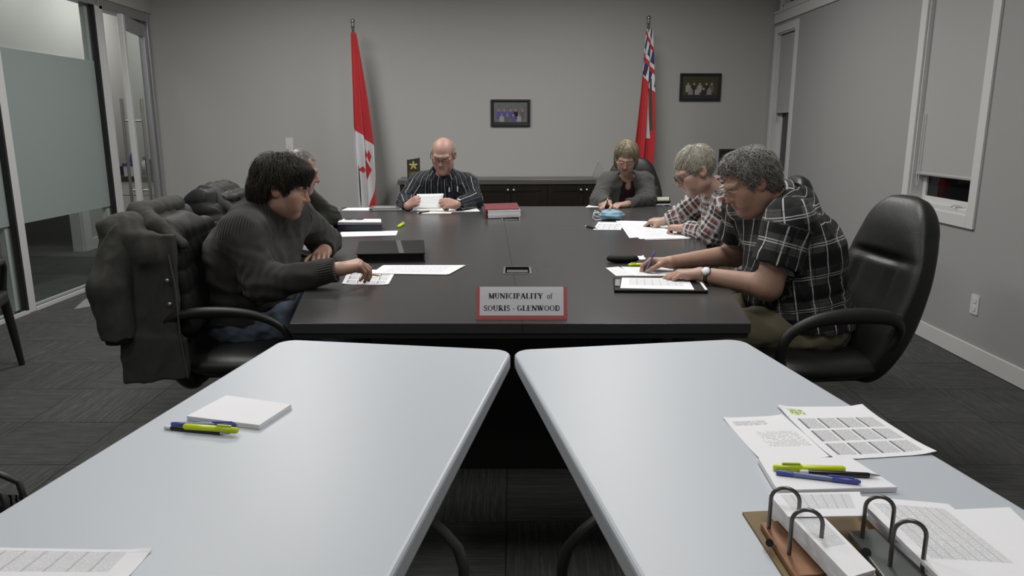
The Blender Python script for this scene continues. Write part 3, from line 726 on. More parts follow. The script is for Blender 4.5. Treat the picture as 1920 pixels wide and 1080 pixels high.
def sheet(corners, label, mat=None, z=TZ, th=.0006, curl=.0, rot=0, name='paper_sheet', cat='paper', group=None):
    c = corners[rot:]+corners[:rot]
    P = quad_on(c, z+th); me = sheet_mesh(P, z+.0002, th, curl); ctr = sum(P, Vector())/4
    me.transform(TR(-ctr.x, -ctr.y, -z)); return tag(obj(name, me, mat or M_PAPER, loc=(ctr.x, ctr.y, z)), label, cat, group)
def pad_stack(corners, label, th, sheets, top, z=TZ, name='paper_stack', cat='paper stack', jit=.004, seed=1):
    """a visible stack: several separate layers"""
    r = random.Random(seed); P = quad_on(corners, z+th); ctr = sum(P, Vector())/4
    t = thing(name, (ctr.x, ctr.y, z), label, cat)
    for k in range(sheets):
        d = Vector((r.uniform(-jit, jit), r.uniform(-jit, jit), 0)) if k < sheets-1 else Vector()
        me = sheet_mesh([p+d for p in P], z+.0002+th*k/sheets, th/sheets*.93, 0, 3 if k < sheets-1 else 7)
        me.transform(TR(-ctr.x, -ctr.y, -z)); obj('sheet', me, top if k == sheets-1 else M_PAPER, t)
    return t
M_YEL = plain('highlighter_yellow', (.62, .72, .03, 1), .3); M_YELC = plain('highlighter_cap', (.50, .62, .02, 1), .3)
M_BLUE = plain('blue_pen_plastic', (.07, .09, .36, 1), .3); M_BLUEC = plain('clear_blue_barrel', (.16, .20, .38, 1), .25)
M_PENB = plain('black_pen_plastic', (.01, .01, .011, 1), .3); M_PENC = plain('silver_pen_tip', (.6, .6, .6, 1), .3, .8); M_PENW = plain('white_eraser', (.72, .72, .72, 1), .5)
def pen(kind, a, b, z, label, r=.0048, tilt=0.0, name=None, group=None):
    """a: tail pixel, b: tip pixel on plane z (or 3D points)"""
    A = a if isinstance(a, Vector) else atz(a[0], a[1], z+r); B = b if isinstance(b, Vector) else atz(b[0], b[1], z+r)
    d = B-A; L = d.length; q = d.to_track_quat('Z', 'Y')
    t = thing({'hl': 'highlighter', 'bl': 'ballpoint_pen', 'bk': 'mechanical_pencil', 'pc': 'pencil'}[kind] if not name else name, A, label, {'hl': 'highlighter', 'bl': 'pen', 'bk': 'pencil', 'pc': 'pencil'}[kind], 0, group)
    t.rotation_mode = 'QUATERNION'; t.rotation_quaternion = q
    def lt(nm, prof, m): MB().lathe([(max(x, .0002)*r, z_*L) for x, z_ in prof], 12).build(nm, m, t)
    if kind == 'hl':
        lt('barrel', [(0, 0), (.9, .0), (1.25, .03), (1.3, .60), (1.1, .62)], M_YEL); lt('cap', [(1.2, .60), (1.35, .61), (1.2, .97), (.8, 1), (0, 1)], M_YELC)
        MB().box(-.002, .002, r*1.2, r*1.9, .63*L, .88*L).build('clip', M_YELC, t)
    elif kind == 'bl':
        lt('barrel', [(0, 0), (.8, 0), (.95, .02), (.95, .68)], M_BLUEC); lt('cap', [(.9, .66), (1.12, .67), (1.05, .96), (.5, 1), (0, 1)], M_BLUE)
        lt('tail_plug', [(0, -.005), (.8, -.005), (.98, .0), (.98, .20), (.9, .21)], M_BLUE)
        MB().box(-.0015, .0015, r*.9, r*1.5, .62*L, .92*L).build('clip', M_BLUE, t)
    elif kind == 'bk':
        lt('barrel', [(.9, .10), (1, .12), (1, .84), (.9, .86)], M_PENB); lt('eraser_cap', [(0, 0), (.75, 0), (.85, .02), (.85, .10)], M_PENW); lt('tip', [(.9, .86), (.35, .97), (.12, 1), (0, 1)], M_PENC)
    else:
        lt('barrel', [(0, 0), (.8, 0), (.8, .85)], plain('pencil_yellow', (.42, .26, .03, 1), .4)); lt('tip', [(.8, .85), (.15, .99), (0, 1)], plain('pencil_wood', (.5, .36, .2, 1), .6))
    return t

# ---- name sign on the conference table
def stroke_font():
    """bold serif capitals on a 1 high em: list of (polyline, width) strokes; k thick, n thin"""
    k, n = .26, .13
    def arc(cx, cy, rx, ry, a0, a1, m=14): return [(cx+rx*math.cos(math.radians(a0+(a1-a0)*i/m)), cy+ry*math.sin(math.radians(a0+(a1-a0)*i/m))) for i in range(m+1)]
    def ser(x, y, w=.30): return ([(x-w/2, y), (x+w/2, y)], .075)
    b, t = .025, .975
    G = {
     'M': (1.06, [([(.16, 0), (.16, 1)], n), ([(.18, .98), (.52, .08)], k), ([(.86, .98), (.52, .05)], n), ([(.88, 0), (.88, 1)], k), ser(.16, b, .26), ser(.14, t, .2), ser(.88, b, .34), ser(.92, t, .26)]),
     'U': (.94, [([(.22, 1), (.22, .32)], k), (arc(.47, .32, .25, .28, 180, 360), .11), ([(.74, .32), (.74, 1)], n), ser(.22, t, .36), ser(.74, t, .28)]),
     'N': (.96, [([(.17, 0), (.17, 1)], n), ([(.16, .96), (.78, .06)], k), ([(.79, 0), (.79, 1)], n), ser(.17, b, .28), ser(.12, t, .2), ser(.79, t, .28)]),
     'I': (.50, [([(.25, 0), (.25, 1)], k), ser(.25, b, .38), ser(.25, t, .38)]),
     'C': (.88, [(arc(.48, .5, .34, .46, 55, 305, 22), .085), (arc(.44, .5, .28, .36, 110, 250), .17), ([(.72, .98), (.72, .68)], .05), ([(.80, .2), (.7, .12)], .06)]),
     'P': (.80, [([(.23, 0), (.23, 1)], k), (arc(.42, .73, .24, .235, 90, -90), .12), ([(.23, .968), (.44, .968)], .06), ([(.23, .49), (.44, .49)], .06), ser(.23, b, .38), ser(.16, t, .22)]),
     'A': (.92, [([(.14, 0), (.45, 1)], n), ([(.45, 1), (.76, 0)], k), ([(.24, .34), (.62, .34)], .065), ser(.14, b, .26), ser(.76, b, .34)]),
     'L': (.80, [([(.23, 0), (.23, 1)], k), ser(.23, t, .38), ([(.05, .03), (.72, .03)], .06), ([(.71, .0), (.74, .30)], .07)]),
     'T': (.84, [([(.42, 0), (.42, 1)], k), ser(.42, b, .38), ([(.06, .968), (.78, .968)], .065), ([(.08, 1), (.06, .72)], .06), ([(.76, 1), (.78, .72)], .06)]),
     'Y': (.92, [([(.14, .98), (.46, .46)], k), ([(.78, .98), (.46, .46)], n), ([(.46, 0), (.46, .5)], k), ser(.46, b, .38), ser(.14, t, .34), ser(.78, t, .26)]),
     'S': (.70, [(arc(.35, .73, .22, .23, 30, 250), .12), (arc(.34, .26, .24, .24, 70, -150), .12), ([(.20, .62), (.52, .40)], .17), ([(.58, .98), (.58, .70)], .05), ([(.10, .02), (.10, .30)], .05)]),
     'O': (.94, [(arc(.47, .5, .38, .455, 0, 360, 30), .085), (arc(.40, .5, .28, .37, 125, 235), .16), (arc(.54, .5, .28, .37, -55, 55), .16)]),
     'R': (.92, [([(.23, 0), (.23, 1)], k), (arc(.42, .74, .22, .225, 90, -90), .12), ([(.23, .968), (.44, .968)], .06), ([(.23, .51), (.44, .51)], .06), ([(.42, .51), (.76, .04)], k), ser(.23, b, .38), ser(.16, t, .22), ser(.80, b, .22)]),
     'G': (.96, [(arc(.48, .5, .36, .46, 55, 320, 22), .085), (arc(.44, .5, .28, .36, 110, 250), .17), ([(.72, .98), (.72, .70)], .05), ([(.76, .10), (.76, .42)], k), ser(.76, .42, .34)]),
     'E': (.84, [([(.23, 0), (.23, 1)], k), ([(.05, .968), (.72, .968)], .06), ([(.05, .03), (.74, .03)], .06), ([(.23, .5), (.54, .5)], .06), ([(.71, 1), (.71, .74)], .06), ([(.74, 0), (.76, .28)], .06), ([(.54, .38), (.54, .62)], .05)]),
     'W': (1.24, [([(.12, .98), (.38, .04)], k), ([(.38, .03), (.60, .96)], n), ([(.56, .98), (.84, .04)], k), ([(.84, .03), (1.08, .98)], n), ser(.12, t, .32), ser(.56, t, .3), ser(1.10, t, .24)]),
     'D': (.92, [([(.23, 0), (.23, 1)], k), (arc(.40, .5, .38, .455, 90, -90), .15), ([(.05, .968), (.42, .968)], .06), ([(.05, .03), (.42, .03)], .06)]),
     'o': (.60, [(arc(.30, .33, .21, .29, 0, 360, 20), .11)]),
     'f': (.44, [([(.20, 0), (.20, .78)], .14), (arc(.33, .78, .13, .16, 180, 50), .09), ([(.04, .63), (.38, .63)], .06), ser(.20, b, .30)]),
     '-': (.46, [([(.08, .36), (.38, .36)], .11)]), ' ': (.34, []),
    }
    return G
FONT = stroke_font()
def text_mesh(txt, h, width, th=.0003):
    tot = sum(FONT[c][0] for c in txt); sc = h; sx = width/(tot*h)*h if width else h
    m = MB(); x = -tot/2
    for c in txt:
        adv, strokes = FONT[c]
        for pl, w in strokes:
            for (x0, y0), (x1, y1) in zip(pl, pl[1:]):
                dx, dy = x1-x0, y1-y0; L = math.hypot(dx, dy) or 1; e = .02 if len(pl) > 2 else 0; dx /= L; dy /= L
                nx, ny = -dy*w/2, dx*w/2; a = (x0-dx*e, y0-dy*e); b = (x1+dx*e, y1+dy*e)
                q = [(a[0]+nx, a[1]+ny), (a[0]-nx, a[1]-ny), (b[0]-nx, b[1]-ny), (b[0]+nx, b[1]+ny)]
                m.prism([((x+px)*sx, py*sc) for px, py in q], 0, th)
        x += adv
    return m
sg = thing('table_sign', (.033, 2.435, TZ), 'white and red tabletop sign with black lettering at the near table edge', 'sign')
SW, SH = .306, .113; tilt = Matrix.Rotation(math.radians(90-20), 4, 'X')
M_RED = plain('sign_red_card', (.60, .13, .14, 1), .45); M_ACR = glassm('acrylic', (.97, .97, .97, 1))
MB().box(-SW/2, SW/2, 0, SH, -.003, 0, tilt).build('red_backing', M_RED, sg)
MB().box(-SW/2+.011, SW/2-.012, .014, SH-.001, 0, .0012, tilt).build('white_card', plain('sign_white_card', (.90, .89, .92, 1), .5), sg)
MB().box(-SW/2-.002, SW/2+.002, -.001, SH+.001, .0030, .0050, tilt).build('acrylic_front', M_ACR, sg)
MB().box(-SW/2-.002, SW/2+.002, -.004, .050, 0, .003).build('acrylic_foot', M_ACR, sg)
M_INK = plain('sign_black_ink', (.02, .02, .022, 1), .6)
text_mesh('MUNICIPALITY  of', .0185, .217).build('lettering', M_INK, sg, world=False).matrix_local = tilt @ TR(-.004, .0715, .0013)
text_mesh('SOURIS - GLENWOOD', .0185, .258).build('lettering', M_INK, sg, world=False).matrix_local = tilt @ TR(.0, .0300, .0013)

# ---- things on the left white table
WT = TZ
pd = pad_stack([(424, 741), (546, 758), (486, 797), (350, 780)], 'thick blank white notepad on the left folding table', .011, 8, M_PAPER, name='notepad', cat='notepad', jit=.0006, seed=2)
pen('bl', (322, 795), (445, 796), WT, 'blue capped ballpoint pen beside the notepad on the left folding table')
pen('bk', (309, 801), (432, 813.5), WT, 'black pencil with white eraser lying under the yellow highlighter on the left folding table')
pen('hl', (345, 799.5), (446, 807.5), WT+.006, 'yellow highlighter lying beside the notepad on the left folding table', r=.0055)
sheet([(-60, 1026), (285, 1032), (232, 1092), (-170, 1092)], 'printed table sheet at the near corner of the left folding table', M_TABLE, curl=.004)
# ---- things on the right white table
lt1 = sheet([(1355, 784), (1466, 779), (1564, 857), (1424, 862)], 'printed letter lying left of the calendar sheet on the right folding table', M_LETTER, curl=.003)
cal = sheet([(1457, 763), (1616, 762), (1756, 851), (1562, 863)], 'calendar sheet with twelve month boxes on the right folding table', M_CAL, z=TZ+.0012, curl=.006)
pd2 = pad_stack([(1422, 859), (1594, 857), (1682, 913), (1458, 919)], 'white notepad under pens on the right folding table', .010, 7, M_PAPER, z=TZ+.001, name='notepad', cat='notepad', jit=.0006, seed=5)
zp = TZ+.0115
pen('hl', (1584, 880), (1450, 877), zp, 'yellow highlighter lying on the notepad on the right folding table', r=.0055)
pen('bk', (1500, 884.5), (1651, 892), zp, 'black pencil lying on the notepad on the right folding table')
pen('bl', (1456, 885.5), (1614, 904), zp, 'blue ballpoint pen lying on the notepad on the right folding table')
# ---- open binder
M_BROWN = plain('worn_brown_board', (.16, .10, .035, 1), .55, var=.25); M_COPPER = plain('coppery_metal', (.26, .13, .07, 1), .45, .4, var=.3); M_GALV = plain('dull_grey_metal', (.16, .17, .165, 1), .4, .6, var=.3)
bd = thing('open_binder', (.50, 1.12, TZ), 'open brown post binder with tall wire arches and thick paper stacks', 'binder')
bq = quad_on([(1392, 957), (1640, 957), (1960, 1300), (1560, 1300)], TZ+.004)
me = sheet_mesh(quad_on([(1392, 960), (1700, 944), (2080, 1180), (1560, 1220)], TZ+.004), TZ, .004); obj('cover_board', me, M_BROWN, bd, world=True)
def stack_layers(corners, zt, n, top, jit, seed, bow=0.0):
    r = random.Random(seed); P = quad_on(corners, TZ+.004+zt)
    for k in range(n):
        d = Vector((r.uniform(-jit, jit), r.uniform(-jit, jit)*.4, 0)); s = (1-(k/(n-1)))
        sh = Vector((.010*s, .0, 0))
        me = sheet_mesh([p+d+sh for p in P], TZ+.0045+zt*k/n, zt/n*.86, 0, 3 if k < n-1 else 7); obj('page', me, top if k == n-1 else M_PAPER, bd, world=True)
stack_layers([(1441, 926), (1500, 924), (1640, 1067), (1590, 1082)], .045, 11, M_TABLE, .003, 3)
stack_layers([(1606, 930), (1780, 945), (2010, 1120), (1790, 1108)], .030, 8, M_TABLE, .003, 4)
obj('folded_page', sheet_mesh(quad_on([(1441, 924), (1612, 921), (1628, 966), (1478, 968)], TZ+.0525), TZ+.0505, .0012), M_TABLE, bd, world=True)
cl2 = sheet([(1700, 958), (1890, 951), (1990, 1040), (1860, 1090)], 'loose white sheet beside the open binder on the right folding table', M_TEXT, z=TZ+.02, curl=.0) if False else None
def arch(px0, py0, px1, py1, h):
    a = atz(px0, py0, TZ+.012); b = atz(px1, py1, TZ+.012); m = []
    b = a+(b-a); top = h; r = (b-a).length/2
    m.append(a)
    for k in range(0, 13):
        an = math.pi*(1-k/12); c = (a+b)/2; m.append(Vector((c.x+(b-a).x/2*math.cos(an), c.y+(b-a).y/2*math.cos(an), TZ+.012+top-r+r*math.sin(an))))
    m.append(b); MB().tube(m, .0032, 10).build('wire_arch', plain('dark_steel_wire', (.16, .155, .15, 1), .35, .9), bd, world=True)
def bar(corners, th, mat, nm): 
    me = sheet_mesh(quad_on(corners, TZ+.006), TZ+.0045, th); return obj(nm, me, mat, bd, world=True, bevel=.002)
bar([(1425, 988), (1462, 984), (1550, 1085), (1490, 1090)], .010, M_COPPER, 'post_plate')
bar([(1590, 1005), (1640, 1000), (1750, 1095), (1670, 1110)], .010, M_GALV, 'post_plate')
arch(1441, 993, 1494, 1001, .075); arch(1479, 1042, 1536, 1050, .078)
arch(1616, 1011, 1669, 1019, .075); arch(1668, 1064, 1728, 1074, .078)
MB().cyl(atz(1443, 1018, TZ+.014), atz(1443, 1018, TZ+.018), .006).build('lock_button', M_BLACK, bd, world=True)
MB().cyl(atz(1624, 1036, TZ+.014), atz(1624, 1036, TZ+.018), .007).build('lock_button', M_BLACK, bd, world=True)
sheet([(1735, 958), (1893, 951), (2040, 1090), (1900, 1110)], 'blank white sheet lying right of the open binder', M_PAPER, z=TZ+.001)

# ---- on the conference table, left side
sheet([(655, 503), (742, 508), (728, 534), (641, 533)], 'calendar sheet under the hand of the man in the charcoal sweater', M_CAL, rot=0, curl=.003)
pad_stack([(722, 497), (873, 497), (842, 514), (700, 512)], 'fanned printed pages beside the sweater man\'s calendar sheet', .0030, 4, M_TEXT, z=TZ+.0008, jit=.012, seed=8, name='paper_stack')
bk = thing('leather_binder', (0, 0, TZ), 'thick closed black zip binder in front of the man in the charcoal sweater', 'binder')
Pq = quad_on([(673, 452), (795, 450), (797, 474), (668, 476)], TZ+.045); ctr = sum(Pq, Vector())/4; bk.location = (ctr.x, ctr.y, TZ); WLOC[bk.name] = TR(ctr.x, ctr.y, TZ)
M_BIND = leatherm('binder_leather', (.010, .010, .011, 1), .6, .15)
obj('lower_cover', sheet_mesh(Pq, TZ, .006), M_BIND, bk, world=True, bevel=.002); obj('upper_cover', sheet_mesh(Pq, TZ+.038, .007), M_BIND, bk, world=True, bevel=.002)
Pin = [ctr+(p-ctr)*.965 for p in Pq]; obj('pages', sheet_mesh(Pin, TZ+.006, .032), plain('dark_page_block', (.012, .012, .012, 1), .9, 0, .1), bk, world=True)
q0, q1 = Pq[0].lerp(Pq[1], .60), Pq[3].lerp(Pq[2], .66); dq = (Pq[1]-Pq[0]).normalized()*.012
obj('cover_strap', sheet_mesh([q0-dq, q0+dq, q1+dq, q1-dq], TZ+.045, .0008), plain('strap_grey', (.07, .07, .07, 1), .5), bk, world=True)
sheet([(640, 435), (746, 432.5), (743, 441), (633, 444)], 'single printed sheet beside the dark desk tray', M_TEXT)
bx = thing('document_case', (0, 0, TZ), 'dark navy document case with papers on top on the left of the table', 'case')
Pq = quad_on([(637, 411), (714, 411), (716, 417), (632, 417)], TZ+.055); ctr = sum(Pq, Vector())/4; bx.location = (ctr.x, ctr.y, TZ); WLOC[bx.name] = TR(ctr.x, ctr.y, TZ)
obj('case_body', sheet_mesh(Pq, TZ, .045), plain('navy_plastic', (.010, .011, .024, 1), .4), bx, world=True, bevel=.003)
pt = pad_stack([(638, 410.5), (714, 410.5), (715, 416), (634, 416)], 'white papers lying on the navy document case', .006, 3, M_PAPER, z=TZ+.047, jit=.004, seed=4)
kg = thing('eyeglasses', (0, 0, 0), 'folded dark eyeglasses lying on the papers on the navy case', 'glasses')
kc = atz(664, 411, TZ+.06); kg.location = kc; WLOC[kg.name] = TR(kc)
for sx in (-1, 1):
    MB().tube([(sx*.034+.024*math.cos(a), .016*math.sin(a), .0) for a in [i*math.pi/8 for i in range(16)]], .0025, 6, closed=True).build('rim', M_BLACK, kg)
    MB().tube([(sx*.058, 0, 0), (sx*.06, .01, -.002), (-sx*.05, .022+sx*.004, -.002)], .002, 6).build('temple', M_BLACK, kg)
MB().tube([(-.01, 0, 0), (0, .004, .002), (.01, 0, 0)], .002, 6).build('bridge', M_BLACK, kg)
pen('hl', (747, 425), (757, 419), TZ, 'yellow highlighter alone on the dark table near the navy case', r=.008)
sheet([(652, 389.5), (706, 389), (700, 394.5), (640, 394.5)], 'white sheet at the far left corner of the conference table', M_PAPER)
for k, (dx, dy, w) in enumerate(((0, 0, 62), (4, -2.0, 56), (-3, -3.6, 52))):
    sheet([(700+dx, 389.5+dy), (700+dx+w, 389+dy), (696+dx+w+4, 395+dy), (694+dx, 395.5+dy)], ('grey magazine at the bottom of the small pile at the far left', 'grey magazine in the middle of the small pile at the far left', 'grey magazine on top of the small pile at the far left')[k],
          paperm('magazine_cover_%d' % k, 'table', [(.06, .06, .06, 1), (.25, .25, .25, 1), (.10, .10, .10, 1)][k], (.6, .6, .6, 1)), z=TZ+.004*k, th=.0036, name='magazine', cat='magazine')
# ---- in front of the man in the striped shirt
sheet([(775, 389), (835, 389.5), (832, 397), (769, 396)], 'white sheet under the hands of the man in the striped shirt', M_TEXT)
sheet([(842, 391), (893, 389.5), (900, 396), (840, 398)], 'white sheet right of the striped shirt man\'s hands', M_PAPER, z=TZ+.001)
sheet([(800, 395), (848, 395), (846, 400), (790, 400.5)], 'cream sheet nearest the camera before the striped shirt man', paperm('cream_paper', 'plain', (.66, .64, .55, 1)), z=TZ+.0015)
pen('bk', (782, 399), (808, 395.5), TZ+.003, 'dark pen lying before the man in the striped shirt', r=.005)
rb = thing('red_binder', (0, 0, TZ), 'red ring binder with white pages lying at the far middle of the table', 'binder')
Pq = quad_on([(907, 382), (969, 380), (974, 391), (910, 393)], TZ+.065); ctr = sum(Pq, Vector())/4; rb.location = (ctr.x, ctr.y, TZ); WLOC[rb.name] = TR(ctr.x, ctr.y, TZ)
M_RB = plain('dark_red_cover', (.17, .035, .04, 1), .45)
obj('lower_cover', sheet_mesh([p+Vector((0, 0, 0)) for p in Pq], TZ, .004), M_RB, rb, world=True); obj('upper_cover', sheet_mesh(Pq, TZ+.060, .005), M_RB, rb, world=True)
Pin = [ctr+(p-ctr)*.95+Vector((.012, -.012, 0)) for p in Pq]
for k in range(6): obj('page_block', sheet_mesh([p+Vector((.002*math.sin(k*2.1), .002*math.cos(k*1.7), 0)) for p in Pin], TZ+.005+.009*k, .0085), M_PAPER, rb, world=True)
obj('spine', sheet_mesh([Pq[0], Pq[0]+Vector((.01, 0, 0)), Pq[3]+Vector((.01, 0, 0)), Pq[3]], TZ+.002, .060), M_RB, rb, world=True)
# ---- right side
sheet([(1104, 384.5), (1172, 384), (1168, 388), (1098, 388.5)], 'sheet the woman in the grey cardigan is writing on', M_TEXT)
nb = thing('notebook_pile', (0, 0, TZ), 'black folder with a cream pad on top right of the woman', 'folder')
Pq = quad_on([(1206, 372), (1256, 371), (1257, 377), (1203, 378)], TZ+.03); ctr = sum(Pq, Vector())/4; nb.location = (ctr.x, ctr.y, TZ); WLOC[nb.name] = TR(ctr.x, ctr.y, TZ)
obj('folder', sheet_mesh(Pq, TZ+.008, .022), M_BIND, nb, world=True, bevel=.002); obj('white_pages', sheet_mesh([p+Vector((0, -.012, 0)) for p in Pq], TZ, .008), M_PAPER, nb, world=True)
obj('cream_pad', sheet_mesh([ctr+(p-ctr)*.92 for p in Pq], TZ+.030, .010), paperm('cream_pad_paper', 'plain', (.50, .50, .38, 1)), nb, world=True)
sheet([(1122, 416), (1170, 417), (1164, 431), (1112, 430.5)], 'month calendar sheet beside the blue face mask', M_CAL, rot=0)
pad_stack([(1163, 414), (1212, 415), (1292, 446), (1210, 448)], 'spread of printed pages under the arms of the man in red plaid', .0045, 5, M_TEXT, jit=.03, seed=6, z=TZ+.001, name='paper_stack')
sheet([(1165, 424), (1255, 420), (1290, 440), (1180, 446)], 'printed page fanned out of the pages before the man in red plaid', M_TEXT, z=TZ+.0005)
pen('bk', (1098, 424), (1120, 428), TZ, 'dark pen lying left of the calendar sheet by the mask', r=.006)
mk = thing('face_mask', (0, 0, TZ), 'crumpled light blue surgical face mask on the table', 'face mask')
mc = atz(1143, 413, TZ); mk.location = mc; WLOC[mk.name] = TR(mc)
def maskf(u, v):
    a = 2*math.pi*u; b = math.pi*v
    r = 1+.07*math.sin(9*b)+.09*math.sin(3*a+4*b)+.05*math.sin(7*a-3*b)
    return (.085*math.sin(b)*math.cos(a)*r*(1+.15*math.cos(a)), .045*math.sin(b)*math.sin(a)*r, .034-.036*math.cos(b)*(1+.2*math.cos(2*a)))
MB().grid(maskf, 36, 22, closeu=True).build('mask_fabric', plain('mask_blue', (.22, .36, .46, 1), .8, bump=.3, bscale=90), mk)
MB().tube([(-.075, 0, .05), (-.11, -.01, .055), (-.12, -.02, .02), (-.10, -.03, .004), (-.06, -.03, .01)], .003, 6).build('ear_loop', M_PAPER, mk)
MB().tube([(-.07, .02, .05), (-.10, .02, .065), (-.105, .0, .03), (-.06, .0, .02)], .003, 6).build('ear_loop', M_PAPER, mk)
gcse = thing('glasses_case', (0, 0, TZ), 'rounded black glasses case near the writing hand on the right', 'glasses case')
a, b = atz(1137, 493, TZ), atz(1197, 492, TZ); gcse.location = (a+b)/2; WLOC[gcse.name] = TR((a+b)/2)
hl = (b-a).length/2
def casef(s0, s1):
    def f(u, v):
        an = math.pi*u if s0 else math.pi+math.pi*u; x = -1+2*v; k = max(0.0, 1-abs(x)**4)**.5+.02
        return (x*hl, .030*k*math.cos(an), .020+.020*k*math.sin(an)*.95)
    return f
for nm, up in (('lid', True), ('shell', False)): MB().grid(casef(up, 0), 14, 24).build(nm, M_BIND, gcse)
tg = sheet([(1190, 480), (1206, 480), (1212, 486), (1197, 487)], 'small white tissue behind the glasses case', M_PAPER, curl=.006)
pen('hl', (1213, 495.5), (1178, 497), TZ, 'yellow highlighter lying by the glasses case on the right', r=.006)
sheet([(1136, 502), (1160, 500), (1196, 516.5), (1155, 517)], 'tilted printed sheet left of the page the short-sleeved man signs', M_TEXT)
sheet([(1164, 500), (1262, 502), (1264, 517), (1190, 517)], 'white page the short-sleeved man is writing on', M_TEXT, z=TZ+.001)
cbq = [(1150, 519), (1298, 521), (1328, 545), (1152, 543.5)]
cbd = thing('clipboard', (0, 0, TZ), 'black clipboard folder with a printed sheet at the right table corner', 'clipboard')
Pq = quad_on(cbq, TZ+.012); ctr = sum(Pq, Vector())/4; cbd.location = (ctr.x, ctr.y, TZ); WLOC[cbd.name] = TR(ctr.x, ctr.y, TZ)
obj('board', sheet_mesh(Pq, TZ, .012), M_BIND, cbd, world=True, bevel=.003)
obj('sheet', sheet_mesh(quad_on([(1166, 520.5), (1290, 522), (1302, 543), (1163, 540)], TZ+.0135), TZ+.0125, .0008), M_TABLE, cbd, world=True)
obj('clip', sheet_mesh(quad_on([(1154, 524), (1163, 524), (1162, 536), (1153, 536)], TZ+.016), TZ+.012, .005), M_STEEL, cbd, world=True)
obj('page_edge', sheet_mesh(quad_on([(1311, 528), (1316, 528), (1327, 543), (1322, 543)], TZ+.0135), TZ+.0122, .001), M_PAPER, cbd, world=True)

# ---- flags on poles
def flagm(kind):
    t = NT('flag_'+kind); u, v, _ = uvline(t); co = t.coord(); t.set(Roughness=.75); t.b.inputs['Sheen Weight'].default_value = .2
    RED = (.40, .012, .018, 1); WH = (.52, .52, .54, 1); NV = (.02, .022, .08, 1)
    def inbox(u0, u1, v0, v1):
        a = t.math('MULTIPLY', t.math('GREATER_THAN', u, u0), t.math('LESS_THAN', u, u1)); b = t.math('MULTIPLY', t.math('GREATER_THAN', v, v0), t.math('LESS_THAN', v, v1)); return t.math('MULTIPLY', a, b)
    if kind == 'leaf':
        # uv: u across the hanging cloth, v down it: hoist red, white square with leaf, fly red
        s = t.math('ADD', v, t.math('MULTIPLY', u, -.10)); c = t.mix(t.math('GREATER_THAN', s, .47), RED, WH)
        s2 = t.math('ADD', v, t.math('MULTIPLY', u, .42)); c = t.mix(t.math('GREATER_THAN', s2, 1.13), c, RED)
        lu = t.math('SUBTRACT', u, .60); lv = t.math('SUBTRACT', v, .66)
        for du, dv, ru, rv in ((0, .03, .16, .055), (-.10, -.01, .06, .05), (.12, -.04, .07, .035), (-.30, .03, .14, .018), (.0, -.05, .07, .03)):
            x = t.math('DIVIDE', t.math('SUBTRACT', lu, du), ru); y = t.math('DIVIDE', t.math('SUBTRACT', lv, dv), rv)
            m = t.math('LESS_THAN', t.math('ADD', t.math('ABSOLUTE', x), t.math('ABSOLUTE', y)), 1.0); c = t.mix(m, c, RED)
    else:
        s = t.math('ADD', v, t.math('MULTIPLY', u, -.12)); c = RED
        can = t.math('LESS_THAN', s, .20)
        st = t.math('FRACT', t.math('ADD', t.math('MULTIPLY', u, 2.1), t.math('MULTIPLY', v, 5.5))); st2 = t.math('FRACT', t.math('SUBTRACT', t.math('MULTIPLY', v, 9.0), t.math('MULTIPLY', u, .8)))
        j = t.mix(t.math('LESS_THAN', st, .45), NV, WH); j = t.mix(t.math('LESS_THAN', st2, .22), j, RED); j = t.mix(t.math('GREATER_THAN', st2, .80), j, WH)
        c = t.mix(can, c, j)
        bis = t.math('LESS_THAN', t.math('ABSOLUTE', t.math('SUBTRACT', u, t.math('ADD', .62, t.math('MULTIPLY', t.math('SUBTRACT', v, .42), .25)))), .12)
        bis = t.math('MULTIPLY', bis, t.math('MULTIPLY', t.math('GREATER_THAN', v, .31), t.math('LESS_THAN', v, .54))); c = t.mix(bis, c, WH)
        gr = t.math('MULTIPLY', t.band(u, .80, .035), t.math('MULTIPLY', t.math('GREATER_THAN', v, .24), t.math('LESS_THAN', v, .50))); c = t.mix(gr, c, (.03, .05, .02, 1))
    t.base(c); t.bump(t.noise(co, 60, 3), .25, .004); return t.m
